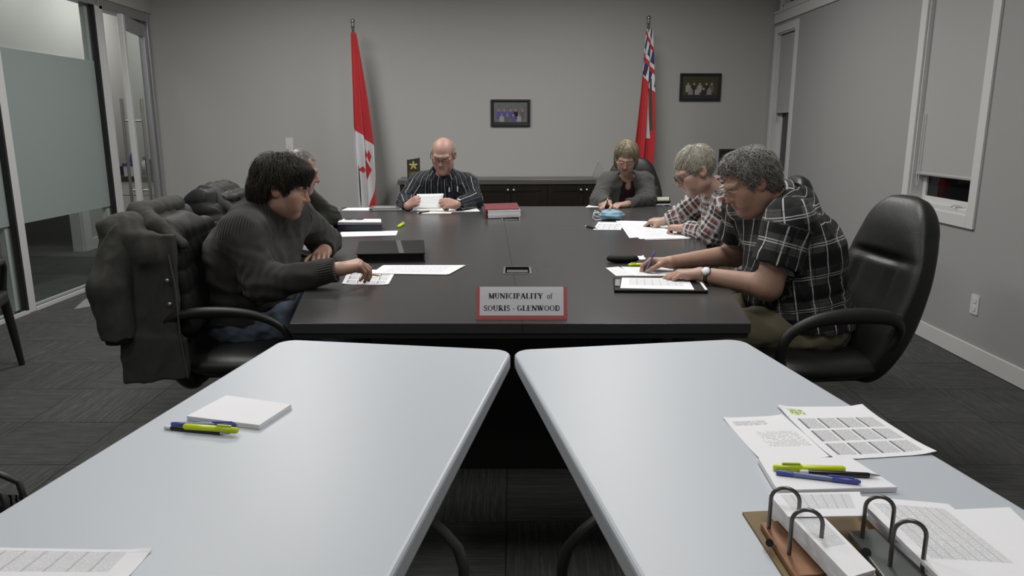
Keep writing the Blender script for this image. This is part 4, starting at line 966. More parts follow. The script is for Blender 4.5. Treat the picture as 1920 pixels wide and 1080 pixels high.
def flag(pole_px, off, kind, label, drift, wb):
    top = wall_pt(pole_px[0], pole_px[1], off); base = (top.x, top.y, 0); zt = top.z
    t = thing('flag', base, label, 'flag')
    MB().lathe([(.0, .0), (.15, 0), (.15, .015), (.13, .035), (.035, .055), (.025, .09), (.0, .09)], 28).build('base', plain('brass_base', (.30, .22, .08, 1), .35, .9), t)
    MB().cyl((0, 0, .05), (0, 0, zt-.06), .0125, n=14).build('pole', plain('dark_flag_pole', (.07, .065, .06, 1), .35, .4), t)
    MB().lathe([(.0, zt-.075), (.016, zt-.075), (.018, zt-.055), (.010, zt-.050), (.020, zt-.03), (.022, zt-.012), (.015, zt), (0, zt+.003)], 14).build('finial', plain('pewter_finial', (.22, .21, .19, 1), .35, .7), t)
    z1 = zt-.125; z0 = .36
    def fn(u, v):
        # narrow at the top of the hoist, gathered pleats widening downwards
        w = wb[0]+(wb[1]-wb[0])*min(1, v/.55)**.9
        xx = (u-.35)*w+drift*v
        amp = .012+.045*min(1, v*1.6)
        y = -.016-amp*(.5+.5*math.sin(u*13+1.6*math.sin(v*3)+v*1.5))-.02*math.sin(u*5+v*4)*v
        x = xx+.018*math.sin(u*13*1.0+v*2.5+1.3)*min(1, v*2)
        z = z1-(z1-z0)*v-(.05*(1-u) if v > .9 else 0)*(v-.9)*10-.0
        return (x, y, z)
    nu, nv = 60, 70; m = MB().grid(fn, nu, nv); me = m.mesh()
    L = me.uv_layers.new(name='UVMap')
    for l in me.loops:
        i = l.vertex_index; L.data[l.index].uv = ((i % nu)/(nu-1), (i//nu)/(nv-1))
    o = obj('flag_cloth', me, flagm(kind), t); sd = o.modifiers.new('thickness', 'SOLIDIFY'); sd.thickness = .0015
    return t
flag((661, 36), .42, 'leaf', 'red and white flag with a red leaf hanging on a pole left of the credenza', .07, (.05, .20))
flag((1216.5, 30), .42, 'ensign', 'red ensign flag with union canton hanging on a pole behind the woman', -.06, (.06, .20))

# ---- patterned fabric bag at the left edge by the folding table
bg = thing('fabric_bag', (0, 0, 0), 'black and white patterned fabric bag beside the left folding table', 'bag')
gp0 = atz(-22, 960, .50); bg.location = (gp0.x, gp0.y, 0); WLOC[bg.name] = TR(gp0.x, gp0.y, 0)
tb_ = NT('patterned_fabric'); wv = tb_.node('ShaderNodeTexWave'); wv.inputs['Scale'].default_value = 26; wv.inputs['Distortion'].default_value = 9; tb_.l.new(tb_.coord(), wv.inputs[0]); tb_.base(tb_.ramp(wv.outputs[0], [(.42, (.01, .01, .01)), (.58, (.42, .42, .42))])).set(Roughness=.9)
def bagf(u, v):
    a = 2*math.pi*u; k = (1-.5*max(0, v-.75)/.25) if v > .75 else min(1, .6+v*2); k = max(k, .02) if v < 1 else .5
    return (.17*k*sgn_pow(math.cos(a), .6), .09*k*sgn_pow(math.sin(a), .6)*(1-.4*v), .53*v)
mb = MB().grid(bagf, 32, 18, closeu=True); mb.add([bagf(k/32, 0) for k in range(32)], [tuple(range(32))[::-1]]); mb.build('bag_body', tb_.m, bg)
for yy in (-.03, .03): MB().tube([(-.07, yy, .5), (-.06, yy, .56), (0, yy, .59), (.06, yy, .56), (.07, yy, .5)], .008, 8).build('handle', M_BLACK, bg)

tag(sheet([(160, 560.5), (190, 556.5), (190, 570), (139, 579)], 'pale flat patch on the floor beside the glass partition track', plain('pale_floor_patch', (.26, .26, .255, 1), .6), z=0, th=.004, name='floor_patch', cat='floor plate'))  # thin pale patch lying on the carpet by the track
# ================================================================== implicit surfaces for bodies, clothes and coats
f32 = np.float32
def V3(*a): return np.array(a if len(a) == 3 else tuple(a[0]), dtype=np.float64)
def unit(v): v = np.asarray(v, float); return v/np.linalg.norm(v)
class SDF:
    def __init__(s): s.ops = []; s.post = None; s.lo = np.full(3, 1e9); s.hi = np.full(3, -1e9)
    def _add(s, fn, c, R, k, mode):
        c = np.asarray(c, float); s.ops.append((fn, c.astype(f32), R, k, mode))
        if mode == 'u': s.lo = np.minimum(s.lo, c-R); s.hi = np.maximum(s.hi, c+R)
    def cone(s, a, b, r1, r2, k=.02, mode='u', cut=None, off=0.0):
        a = np.asarray(a, f32); b = np.asarray(b, f32); ba = b-a; L2 = max(float(ba@ba), 1e-9); r1 += off; r2 += off
        cp = None if cut is None else (np.asarray(cut[0], f32), unit(cut[1]).astype(f32))
        def fn(p):
            q = p-a; h = np.clip((q@ba)/L2, 0, 1); d = np.linalg.norm(q-h[..., None]*ba, axis=-1)-(r1+(r2-r1)*h)
            if cp is not None: d = np.maximum(d, (p-cp[0])@cp[1])
            return d
        s._add(fn, (a+b)/2, float(np.sqrt(L2))/2+max(r1, r2), k, mode); return s
    def ball(s, c, r, k=.02, mode='u'): return s.cone(c, np.asarray(c, float)+[0, 0, 1e-4], r, r, k, mode)
    def ell(s, c, r, M=None, k=.02, mode='u'):
        c = np.asarray(c, f32); r = np.asarray(r, f32); Mt = None if M is None else np.asarray(M, f32)
        def fn(p):
            q = p-c
            if Mt is not None: q = q@Mt
            k0 = np.linalg.norm(q/r, axis=-1); k1 = np.linalg.norm(q/(r*r), axis=-1)+1e-6
            return k0*(k0-1)/k1
        s._add(fn, c, float(r.max()), k, mode); return s
    def box(s, c, h, M=None, rr=.01, k=.02, mode='u'):
        c = np.asarray(c, f32); h = np.asarray(h, f32); Mt = None if M is None else np.asarray(M, f32)
        def fn(p):
            q = p-c
            if Mt is not None: q = q@Mt
            q = np.abs(q)-h+rr
            return np.linalg.norm(np.maximum(q, 0), axis=-1)+np.minimum(q.max(-1), 0)-rr
        s._add(fn, c, float(np.linalg.norm(h)), k, mode); return s
    def func(s, fn, c, R, k=.0, mode='int'): s._add(fn, c, R, k, mode); return s
    def ev(s, P, C=None, rad=0.0):
        """P (B,n,3) with block centres C (B,3) and block radius for culling, or P (n,3)"""
        flat = P.ndim == 2
        if flat: P = P[:, None, :]; C = P[:, 0, :]
        d = np.full(P.shape[:2], 1.0, f32)
        for fn, c, R, k, mode in s.ops:
            sel = np.linalg.norm(C-c, axis=1) < R+rad+.05+k
            if not sel.any(): continue
            x = fn(P[sel]).astype(f32); a = d[sel]
            if mode == 'u':
                if k > 0: h = np.maximum(k-np.abs(a-x), 0)/k; v = np.minimum(a, x)-h*h*k*.25
                else: v = np.minimum(a, x)
            elif mode == 's':
                x = -x
                if k > 0: h = np.maximum(k-np.abs(a-x), 0)/k; v = np.maximum(a, x)+h*h*k*.25
                else: v = np.maximum(a, x)
            else: v = np.maximum(a, x)
            d[sel] = v
        if s.post is not None: d = s.post(P, d)
        return d[:, 0] if flat else d
    def mesh(s, cell):
        lo = s.lo-3*cell; hi = s.hi+3*cell; B = 8
        n = np.ceil((hi-lo)/(B*cell)).astype(int)+1; D = n*B
        ii = np.stack(np.meshgrid(*[np.arange(k) for k in n], indexing='ij'), -1).reshape(-1, 3)
        C = (lo+(ii*B+(B-1)/2)*cell).astype(f32)
        dc = s.ev(C[:, None, :], C, 7*cell*1.0)[:, 0]
        act = np.abs(dc) < 11*cell
        vol = np.where(dc < 0, f32(-1), f32(1)).reshape(n)
        vol = np.repeat(np.repeat(np.repeat(vol, B, 0), B, 1), B, 2).reshape(n[0], B, n[1], B, n[2], B).transpose(0, 2, 4, 1, 3, 5).reshape(-1, B, B, B).copy()
        off = np.stack(np.meshgrid(*[np.arange(B)]*3, indexing='ij'), -1).reshape(-1, 3).astype(f32)*cell
        base = (lo+ii[act]*B*cell).astype(f32); ai = np.nonzero(act)[0]
        for q in range(0, len(ai), 1500):
            P = base[q:q+1500, None, :]+off[None]
            vol[ai[q:q+1500]] = s.ev(P, C[ai[q:q+1500]], 7*cell).reshape(-1, B, B, B)
        vol = vol.reshape(*n, B, B, B).transpose(0, 3, 1, 4, 2, 5).reshape(D)
        neg = vol < 0; strides = np.array([D[1]*D[2], D[2], 1])
        cells = []; pos = []; quads = []
        for ax in range(3):
            sl0 = [slice(None)]*3; sl1 = [slice(None)]*3; sl0[ax] = slice(0, -1); sl1[ax] = slice(1, None)
            cr = neg[tuple(sl0)] != neg[tuple(sl1)]
            e = np.stack(np.nonzero(cr), 1); b, c = (ax+1) % 3, (ax+2) % 3
            e = e[(e[:, b] > 0) & (e[:, c] > 0)]
            if not len(e): continue
            e2 = e.copy(); e2[:, ax] += 1
            v0 = vol[tuple(e.T)]; v1 = vol[tuple(e2.T)]; t = v0/(v0-v1+1e-12)
            p = e.astype(float); p[:, ax] += t
            eb = np.zeros(3, int); eb[b] = 1; ec = np.zeros(3, int); ec[c] = 1
            q = [(e-eb-ec)@strides, (e-ec)@strides, e@strides, (e-eb)@strides]
            for x in q: cells.append(x); pos.append(p)
            Q = np.stack(q, 1); fl_ = v0 > 0; Q[fl_] = Q[fl_][:, ::-1]; quads.append(Q)
        cells = np.concatenate(cells); pos = np.concatenate(pos); quads = np.concatenate(quads)
        ids, inv = np.unique(cells, return_inverse=True); cnt = np.bincount(inv)
        Vv = np.stack([np.bincount(inv, pos[:, k])/cnt for k in range(3)], 1)
        return Vv*cell+lo, np.searchsorted(ids, quads)
def laplace(V, Q, it=1, lam=.5, mask=None):
    for _ in range(it):
        a = np.concatenate([Q[:, 0], Q[:, 1], Q[:, 2], Q[:, 3]]); b = np.concatenate([Q[:, 1], Q[:, 2], Q[:, 3], Q[:, 0]])
        c = np.bincount(a, minlength=len(V))+np.bincount(b, minlength=len(V))
        S = np.stack([np.bincount(a, V[b, k], len(V))+np.bincount(b, V[a, k], len(V)) for k in range(3)], 1)/np.maximum(c, 1)[:, None]
        V = V+(S-V)*lam
    return V
def np_mesh(name, V, F, attrs=None, smooth=True):
    """F: (n,4) or (n,3) int array"""
    me = bpy.data.meshes.new(name); m, w = F.shape
    me.vertices.add(len(V)); me.vertices.foreach_set('co', np.ascontiguousarray(V, dtype=f32).ravel())
    me.loops.add(m*w); me.loops.foreach_set('vertex_index', np.ascontiguousarray(F, dtype=np.int32).ravel())
    me.polygons.add(m); me.polygons.foreach_set('loop_start', np.arange(0, m*w, w, dtype=np.int32))
    try: me.polygons.foreach_set('loop_total', np.full(m, w, dtype=np.int32))
    except Exception: pass
    me.polygons.foreach_set('use_smooth', np.full(m, smooth)); me.update(calc_edges=True)
    for nm, arr in (attrs or {}).items():
        a = me.attributes.new(nm, 'FLOAT_VECTOR', 'POINT'); a.data.foreach_set('vector', np.ascontiguousarray(arr, dtype=f32).ravel())
    return me
def wob(P, wl, seed=0):
    """cheap smooth noise in -1..1 with wavelength wl"""
    r = np.random.default_rng(seed); out = 0
    for k in range(3):
        d1 = unit(r.normal(size=3)).astype(f32)*f32(2*np.pi/wl*(1+.37*k)); d2 = unit(r.normal(size=3)).astype(f32)*f32(2*np.pi/wl*.53)
        out = out+np.sin(P@d1+f32(1.7)*np.sin(P@d2+f32(r.uniform(0, 6)))+f32(r.uniform(0, 6)))/(1+k)
    return out/1.83
# ================================================================== people
# ---- skin, cloth and hair materials
def skinm(name, base, red, rough=.5):
    """'tint' attribute: x = redness, y = stubble or shade of hair follicles, z = lip"""
    t = NT(name); r, s, l = t.sep(t.attr('tint')); co = t.coord()
    c = t.mix(r, base, red); n = t.noise(co, 45, 4, .6); c = t.mix(t.math('MULTIPLY', t.math('SUBTRACT', n, .42), 1.1), c, red)
    c = t.mix(t.math('MULTIPLY', s, .55), c, (.16, .13, .11, 1)); c = t.mix(l, c, (.30, .10, .085, 1))
    t.base(c).set(Roughness=rough); t.b.inputs['Subsurface Weight'].default_value = .10; t.b.inputs['Subsurface Scale'].default_value = .004
    try: t.b.inputs['Subsurface Radius'].default_value = (1, .35, .2)
    except Exception: pass
    h = t.math('ADD', t.math('MULTIPLY', t.noise(co, 160, 3), .6), t.math('MULTIPLY', t.noise(co, 500, 1), .4)); t.bump(h, .28, .0016); return t.m
def hairm(name, dark, light, rough=.45):
    t = NT(name); a, b, _ = t.sep(t.attr('strand')); co = t.coord()
    f = t.math('ADD', t.math('MULTIPLY', a, .75), t.math('MULTIPLY', t.noise(co, 70, 3), .35))
    t.base(t.mix(f, dark, light)).set(Roughness=rough); t.b.inputs['Specular IOR Level'].default_value = .4; t.bump(t.noise(t.vmul(co, (500, 500, 120)), 1.0, 2), .5, .002); return t.m
def cloth_base(name, rough=.85, sheen=.06):
    t = NT(name); u, v, w = t.sep(t.attr('cuv')); t.set(Roughness=rough); t.b.inputs['Sheen Weight'].default_value = sheen; t.b.inputs['Specular IOR Level'].default_value = .2
    return t, u, v, w
def weave(t, u, v, s=.0016, strength=.35, dist=.0008):
    a = t.math('SINE', t.math('MULTIPLY', u, 6.283/s)); b = t.math('SINE', t.math('MULTIPLY', v, 6.283/s)); h = t.math('ADD', t.math('MULTIPLY', t.math('MULTIPLY', a, b), .5), t.math('MULTIPLY', t.noise(t.coord(), 35, 3), 3.0)); t.bump(h, strength, dist)
def plaidm(name, ground, bands, shade):
    """bands: (axis, period, centre, halfwidth, colour, opacity) in metres"""
    t, u, v, w = cloth_base(name, .85); c = ground
    for ax, per, ce, hw, col, op in bands:
        x = u if ax == 'u' else v
        if ax == 'uv': continue
        fr = t.math('MULTIPLY', t.math('FRACT', t.math('ADD', t.math('DIVIDE', x, per), 50.0)), per)
        c = t.mix(t.math('MULTIPLY', t.band(fr, ce, hw), op), c, col)
    t.base(c); weave(t, u, v); return t.m
def stripem():
    t, u, v, w = cloth_base('dark_striped_cotton', .7)
    fr = t.math('FRACT', t.math('ADD', t.math('DIVIDE', u, .060), 50.15)); fr2 = t.math('FRACT', t.math('ADD', t.math('DIVIDE', u, .060), 50.60))
    c = t.mix(t.math('MULTIPLY', t.band(fr, .5, .042), .9), (.011, .013, .018, 1), (.34, .33, .30, 1)); c = t.mix(t.math('MULTIPLY', t.band(fr2, .5, .03), .6), c, (.13, .16, .22, 1)); t.base(c); weave(t, u, v); return t.m
def knitm():
    t, u, v, w = cloth_base('charcoal_knit', .95, .12); n = t.noise(t.coord(), 55, 4, .7)
    rib = t.math('SINE', t.math('MULTIPLY', u, 6.283/.0105)); fine = t.math('MULTIPLY', t.math('SINE', t.math('MULTIPLY', u, 6.283/.0045)), t.math('SINE', t.math('MULTIPLY', v, 6.283/.0045)))
    h = t.math('ADD', t.math('MULTIPLY', rib, w), t.math('MULTIPLY', fine, t.math('SUBTRACT', 1.0, w)))
    c = t.mix(n, (.030, .029, .027, 1), (.054, .053, .050, 1)); c = t.mix(t.math('MULTIPLY', t.math('MULTIPLY', w, t.math('LESS_THAN', rib, -.2)), .6), c, (.010, .010, .010, 1))
    t.base(c); t.bump(h, .6, .0022); return t.m
def woolm(name, c0, c1, rough=.95, scale=60):
    t, u, v, w = cloth_base(name, rough, .1); t.base(t.mix(t.noise(t.coord(), scale, 4, .7), c0, c1)); weave(t, u, v, .003, .5, .0012); return t.m
def denimm():
    t, u, v, w = cloth_base('faded_denim', .9, .05); n = t.noise(t.coord(), 14, 4, .6); tw = t.math('SINE', t.math('MULTIPLY', t.math('ADD', u, v), 6.283/.0025))
    c = t.mix(n, (.045, .065, .10, 1), (.16, .20, .27, 1)); t.base(t.mix(t.math('MULTIPLY', t.math('ADD', tw, 1.0), .12), c, (.25, .28, .33, 1))); t.bump(tw, .3, .0008); return t.m

# ---- anatomy
def frame(f, u):
    f = unit(f); r = unit(np.cross(f, u)); u = np.cross(r, f); return np.stack([r, f, u], 1)      # columns: right, forward, up
class Hand:
    """fingers as chains rooted inside the palm"""
    def __init__(s, wrist, d, n, side, curls, thumb, spread=.0, scale=1.0):
        s.w = np.asarray(wrist, float); s.d = unit(d); n = np.asarray(n, float); s.n = unit(n-s.d*(n@s.d)); s.l = np.cross(s.d, s.n)*side   # l towards thumb
        s.curls = curls; s.thumb = thumb; s.spread = spread; s.k = scale
    def add(s, S, off=0.0):
        k = s.k; w, d, n, l = s.w, s.d, s.n, s.l
        base = [(.030, .090), (.010, .095), (-.011, .090), (-.031, .080)]
        for (bx, by) in base: S.cone(w+l*bx*.55*k+d*.005*k-n*.001, w+l*bx*.95*k+d*(by-.004)*k-n*.003*k, .0165*k, .0125*k, .016)
        S.cone(w+l*.012*k+d*.02*k+n*.005*k, w+l*.028*k+d*.048*k+n*.010*k, .016*k, .015*k, .016)       # thenar
        S.cone(w-l*.018*k+d*.02*k+n*.006*k, w-l*.026*k+d*.06*k+n*.007*k, .014*k, .012*k, .016)
        lens = [(.043, .026, .021), (.047, .030, .022), (.043, .028, .022), (.034, .021, .019)]
        s.tips = []
        for i, ((bx, by), ln) in enumerate(zip(base, lens)):
            p = w+l*bx*k+d*by*k-n*.002*k; a = 0.0; sp = s.spread*(1.5-i)
            ax = unit(d*math.cos(sp)+l*math.sin(sp)); r = [.0098, .0090, .0082, .0070] if i < 3 else [.0085, .0078, .0070, .0060]
            for j, L in enumerate(ln):
                a += math.radians(s.curls[i][j]); q = p+(ax*math.cos(a)+n*math.sin(a))*L*k
                S.cone(p, q, r[j]*k, r[j+1]*k, .005 if j else .008); p = q
            s.tips.append(p)
        p = w+l*.026*k+d*.030*k+n*.006*k
        for j, (v, L) in enumerate(zip(s.thumb, (.042, .032, .026))):
            q = p+unit(l*v[0]+d*v[1]+n*v[2])*L*k; S.cone(p, q, [.0145, .0112, .0100][j]*k, [.0112, .0102, .0078][j]*k, .008 if j else .014); p = q
        s.tips.append(p)
PEN_GRIP = dict(curls=[(38, 48, 18), (50, 62, 30), (58, 70, 35), (62, 72, 40)], thumb=[(.75, .55, .45), (.1, .85, .55), (-.35, .85, .45)])
RELAX = dict(curls=[(18, 22, 12), (22, 26, 14), (26, 30, 16), (30, 34, 18)], thumb=[(.8, .6, .25), (.35, .95, .15), (.1, 1, .1)])
FLAT = dict(curls=[(6, 12, 8), (7, 14, 8), (9, 16, 10), (12, 20, 12)], thumb=[(.85, .6, .1), (.45, .95, .05), (.3, 1, .0)])
FIST = dict(curls=[(62, 80, 40), (66, 82, 40), (68, 84, 40), (70, 84, 42)], thumb=[(.7, .6, .5), (-.1, .8, .7), (-.7, .5, .6)])
PINCH = dict(curls=[(42, 40, 22), (48, 46, 24), (54, 52, 28), (60, 56, 30)], thumb=[(.55, .7, .55), (.0, .95, .5), (-.1, 1, .3)])

def head_sdf(S, c, M, sc, P):
    """add a head to S: features in the local frame (right, forward, up)"""
    def W(x, y, z): return c+M@(np.array([x, y, z])*sc)
    jw = P.get('jaw', 1.0)
    S.ell(W(0, -.012, .030), np.array([.0775, .098, .090])*sc, M, .02)
    S.ell(W(0, .022, -.040), np.array([.064*jw, .066, .074])*sc, M, .035)
    S.cone(W(-.044*jw, -.004, -.068), W(-.018, .055, -.094), .024*sc*jw, .019*sc, .03); S.cone(W(.044*jw, -.004, -.068), W(.018, .055, -.094), .024*sc*jw, .019*sc, .03)
    S.ball(W(0, .066, -.094), .022*sc, .025)
    if P.get('chin2'): S.ell(W(0, .025, -.100), np.array([.050, .050, .034])*sc*P['chin2'], M, .03)
    for x in (-1, 1):
        S.ball(W(x*.042, .060, -.022), .024*sc, .03)                      # cheek
        S.ball(W(x*.036, .066, -.058), .020*sc, .03)                      # jowl
        S.cone(W(x*.008, .088, .026), W(x*.046, .074, .028), .011*sc, .010*sc, .016)     # brow ridge
    for x in (-1, 1):
        S.ell(W(x*.0325, .099, .006), np.array([.019, .015, .013])*sc, M, .014, 's')
        S.ball(W(x*.0315, .0765, .004), .0135*sc, .006)                   # closed lids over the eyeball
    S.cone(W(0, .085, .016), W(0, .108, -.026), .0085*sc, .0125*sc, .012)
    for x in (-1, 1): S.ball(W(x*.0115, .097, -.029), .0085*sc, .008)
    S.cone(W(-.017, .083, -.0575), W(.017, .083, -.0575), .0065*sc, .0065*sc, .008); S.cone(W(-.015, .082, -.068), W(.015, .082, -.068), .0072*sc, .0072*sc, .008)
    S.cone(W(-.022, .090, -.0625), W(.022, .090, -.0625), .0022*sc, .0022*sc, .004, 's')
    for x in (-1, 1):
        E_ = frame(M@np.array([x*.94, .0, .0])*1.0+M@np.array([0, .35, 0]), M@np.array([0, -.12, 1.0]))
        S.ell(W(x*.081, -.012, -.002), np.array([.022, .010, .033])*sc, E_, .008)
        S.ell(W(x*.089, -.007, .003), np.array([.012, .006, .020])*sc, E_, .006, 's')
def head_tint(V, c, M, sc):
    q = (V-c)@M/sc; g = lambda x, y, z, r: np.exp(-(((q[:, 0]-x)**2+(q[:, 1]-y)**2+(q[:, 2]-z)**2)/(r*r)))
    red = .55*g(0, .115, -.02, .022)+.40*(g(.045, .075, -.02, .028)+g(-.045, .075, -.02, .028))+.5*(g(.085, -.01, 0, .03)+g(-.085, -.01, 0, .03))
    lip = np.clip(1.5*np.exp(-(((q[:, 0])/.020)**4+((q[:, 1]-.09)/.02)**4+((q[:, 2]+.0625)/.0115)**4)), 0, 1)*.7
    eye = .8*(np.exp(-(((q[:, 0]-.0315)/.016)**4+((q[:, 1]-.086)/.014)**4+((q[:, 2]+.004)/.0035)**2))+np.exp(-(((q[:, 0]+.0315)/.016)**4+((q[:, 1]-.086)/.014)**4+((q[:, 2]+.004)/.0035)**2)))
    return np.stack([np.clip(red, 0, 1), np.clip(eye, 0, 1), lip], 1), q

class Person:
    def __init__(s, base, label):
        s.t = thing('person', base, label, 'person'); s.base = np.array(base)
    def build(s, J, P):
        """J joints (world), P build parameters"""
        J = {k: np.asarray(v, float) for k, v in J.items()}; s.J = J
        b = P.get('bulk', 1.0); HM = frame(J['hf'], J['hu']); s.HM = HM; hs = P.get('head', 1.0); s.hs = hs
        slat = unit(J['shR']-J['shL']); hlat = unit(J['hipR']-J['hipL']); pel = (J['hipL']+J['hipR'])/2; neck = J['neck']
        spine = unit(neck-pel); fwd = unit(np.cross(spine, slat)); fwd = fwd if fwd@J['face'] > 0 else -fwd; s.fwd = fwd
        chest = pel+(neck-pel)*.62; hw = np.linalg.norm(J['shR']-J['shL'])/2
        s.tor = []
        for sg_ in (-1, 1):
            s.tor.append((pel+hlat*sg_*.075, chest+slat*sg_*hw*.50, .128*b, .118*b)); s.tor.append((chest+slat*sg_*hw*.50, (J['shR'] if sg_ > 0 else J['shL'])*.85+neck*.15-spine*.035, .110*b, .070*b))
            s.tor.append((neck-spine*.03, (J['shR'] if sg_ > 0 else J['shL'])+spine*.0, .058, .058*b))
        s.tor.append((J['hipL'], J['hipR'], .125*b, .125*b))
        bl = P.get('belly', .0)
        if bl: s.tor.append((pel+spine*.14+fwd*.05-hlat*.04, pel+spine*.16+fwd*.05+hlat*.04, .12*b*bl, .12*b*bl))
        s.tor.append((chest+spine*.06-fwd*.02, neck-spine*.05-fwd*.01, .11*b, .085))
        s.arm = {k: ((J['sh'+k], J['el'+k], .061*b, .048*b), (J['el'+k], J['wr'+k], .047*b, .028*b**.5)) for k in 'LR'}
        # --- body: one continuous surface (head, neck, trunk, arms, hands)
        S = SDF()
        for a, c, r1, r2 in s.tor: S.cone(a, c, r1*.88, r2*.92, .05)
        for k in 'LR':
            for a, c, r1, r2 in s.arm[k]: S.cone(a, c, r1, r2, .025)
        hb = J['head']+HM@np.array([0, -.022, -.055])*hs; S.cone(neck-spine*.03, hb, .060*P.get('neckw', 1), .054*P.get('neckw', 1), .03)
        s.hands = {}
        head_sdf(S, J['head'], HM, hs, P)
        for k in 'LR':
            if P.get('hand'+k): h = Hand(J['wr'+k], **P['hand'+k]); h.add(S); s.hands[k] = h
        V, Q = S.mesh(P.get('cell', .0045)); tint, q = head_tint(V, J['head'], HM, hs)
        for k, h in s.hands.items():
            for tip in h.tips: tint[:, 0] += .35*np.exp(-((V-tip)**2).sum(1)/.012**2)
            tint[:, 0] += .25*np.exp(-((V-(h.w+h.d*.085-h.n*.01))**2).sum(1)/.025**2)
        if P.get('stubble'): 
            m = np.clip((-q[:, 2]-.025)/.03, 0, 1)*np.clip((q[:, 1]-.0)/.03, 0, 1)*(np.abs(q[:, 0]) < .09); tint[:, 1] = np.maximum(tint[:, 1], m*P['stubble']*(np.linalg.norm(q, axis=1) < .15))
        V = laplace(V, Q, 1, .3)
        s.body = obj('body', np_mesh('body', V, Q, {'tint': tint}), P['skin'], s.t, world=True)
        # --- garments
        s.geo = (pel, spine, fwd, neck, hb, chest, slat); s.P = P; sd = P.get('seed', 1)
        s.top = s.garment(P['top'])
        if P.get('outer'): s.outer = s.garment(P['outer'])
        # --- trousers and shoes
        S = SDF()
        for k in 'LR': S.cone(J['hip'+k], J['kn'+k], .098*b, .070*b, .03); S.cone(J['kn'+k], J['an'+k]+[0, 0, .02], .068*b, .055, .03)
        S.cone(J['hipL'], J['hipR'], .142*b, .142*b, .05); S.cone(pel-hlat*.06, pel-hlat*.06+spine*.08, .142*b, .13*b, .05); S.cone(pel+hlat*.06, pel+hlat*.06+spine*.08, .142*b, .13*b, .05)
        S.post = lambda X, d: d+.006*wob(X, .09, sd+20)+.005*wob(X, .045, sd+21)
        V, Q = S.mesh(.011); V = laplace(V, Q, 1, .4); x = (V-pel)
        obj('trousers', np_mesh('trousers', V, Q, {'cuv': np.stack([x@hlat, x@unit(J['face']), x[:, 2]], 1)}), P['trousers'], s.t, world=True)
        for k in 'LR':
            f = unit(J['face']*[1, 1, 0]); S = SDF(); a = J['an'+k]
            S.cone([*(a[:2]-f[:2]*.03), .048], [*(a[:2]+f[:2]*.15), .040], .044, .036, .03); S.cone(a, [*(a[:2]), .05], .05, .045, .03); S.func(lambda X: f32(.002)-X[..., 2], a, .5)
            V, Q = S.mesh(.009); obj('shoe', np_mesh('shoe', laplace(V, Q, 1), Q), M_BLACK, s.t, world=True)
        if P.get('hair'): s.hair(P['hair'])
        if P.get('glasses'): s.glasses(*P['glasses'])
        if P.get('brow'): s.brows(P['brow'])
        return s
    def garment(s, G):
        pel, spine, fwd, neck, hb, chest, slat = s.geo; P = s.P; J = s.J
        S = SDF(); o = G.get('off', .014)
        for a, c, r1, r2 in s.tor: S.cone(a, c, r1+o, r2+o*.8, .07)
        for k in 'LR':
            (a, c, r1, r2), (a2, c2, r3, r4) = s.arm[k]
            if G['sleeve'] == 'none': continue
            if G['sleeve'] == 'short':
                e = a+(c-a)*G.get('slen', .62); S.cone(a, e+(c-a)*.2, r1+o, r2+o+.022, .03, cut=(e, c-a))
            else:
                e = a2+(c2-a2)*G.get('cuff', .93); S.cone(a, c, r1+o*1.1, r2+o*1.2, .03); S.cone(a2, c2, r3+o*1.2, r4+o*.8, .03, cut=(e, c2-a2))
                if G.get('cuffband'): S.cone(e-unit(c2-a2)*.045, e+unit(c2-a2)*.03, r4+o*.9+.004, r4+o*.75+.003, .006, cut=(e, c2-a2))
        S.cone(neck+spine*.02, hb, .066, .062, .01, 's')
        if G.get('collar') == 'high':
            S.cone(neck-spine*.03, neck*.12+hb*.88, .086, .080, .02, cut=(neck*.12+hb*.88, hb-neck))
        if G.get('vneck'): S.cone(neck+fwd*.06, neck+fwd*.13-spine*G.get('vlen', .14), G['vneck'], .012, .02, 's')
        if G.get('opening'):
            w0, ln = G['opening']; S.ell(chest+fwd*.12+spine*.02, (w0, .15, ln), np.stack([slat, fwd, spine], 1), .012, 's')
        hz_ = G.get('hem', float(pel[2])-.005); S.func(lambda X: f32(hz_)-X[..., 2]+f32(.006)*wob(X, .12, 77), pel, 2.0)
        A = G.get('fold', .005); sd = P.get('seed', 1); arms = s.arm
        def post(X, d):
            n = A*wob(X, .085, sd)*.7+A*.6*wob(X, .20, sd+3)
            for k in 'LR':
                ev = arms[k][0][1].astype(f32); ax = unit(arms[k][1][1]-arms[k][0][0]).astype(f32); qd = X-ev
                g = np.exp(-(qd*qd).sum(-1)/(.10**2)); n = n+A*1.1*g*np.sin((qd@ax)*f32(2*np.pi/.036)+2.2*wob(X, .15, sd+7))
            h = (X-pel.astype(f32))@spine.astype(f32)
            n = n+A*.9*np.exp(-((h-.14)/.12)**2)*np.sin(h*f32(2*np.pi/.065)+2.5*wob(X, .25, sd+9))
            return d+n
        S.post = post
        V, Q = S.mesh(P.get('ccell', .006)); V = laplace(V, Q, 2, .4)
        cuv = s.cloth_uv(V, fwd, pel, neck, G)
        return obj(G['name'], np_mesh(G['name'], V, Q, {'cuv': cuv}), G['mat'], s.t, world=True)
    def cloth_uv(s, V, fwd, pel, neck, G):
        """u around, v along the trunk or sleeve, in metres; w = rib mask"""
        spine = unit(neck-pel); side = unit(np.cross(spine, fwd)); x = V-pel; v = x@spine
        ax = x-v[:, None]*spine; an = np.arctan2(ax@side, ax@fwd)
        u = an*np.clip(np.linalg.norm(ax, axis=1), .06, .24); w = np.zeros(len(V))
        best = np.full(len(V), 1e9)
        for a, c, r1, r2 in s.tor:
            ba = c-a; q = V-a; h = np.clip(q@ba/(ba@ba), 0, 1); best = np.minimum(best, np.linalg.norm(q-h[:, None]*ba, axis=1)-(r1+(r2-r1)*h))
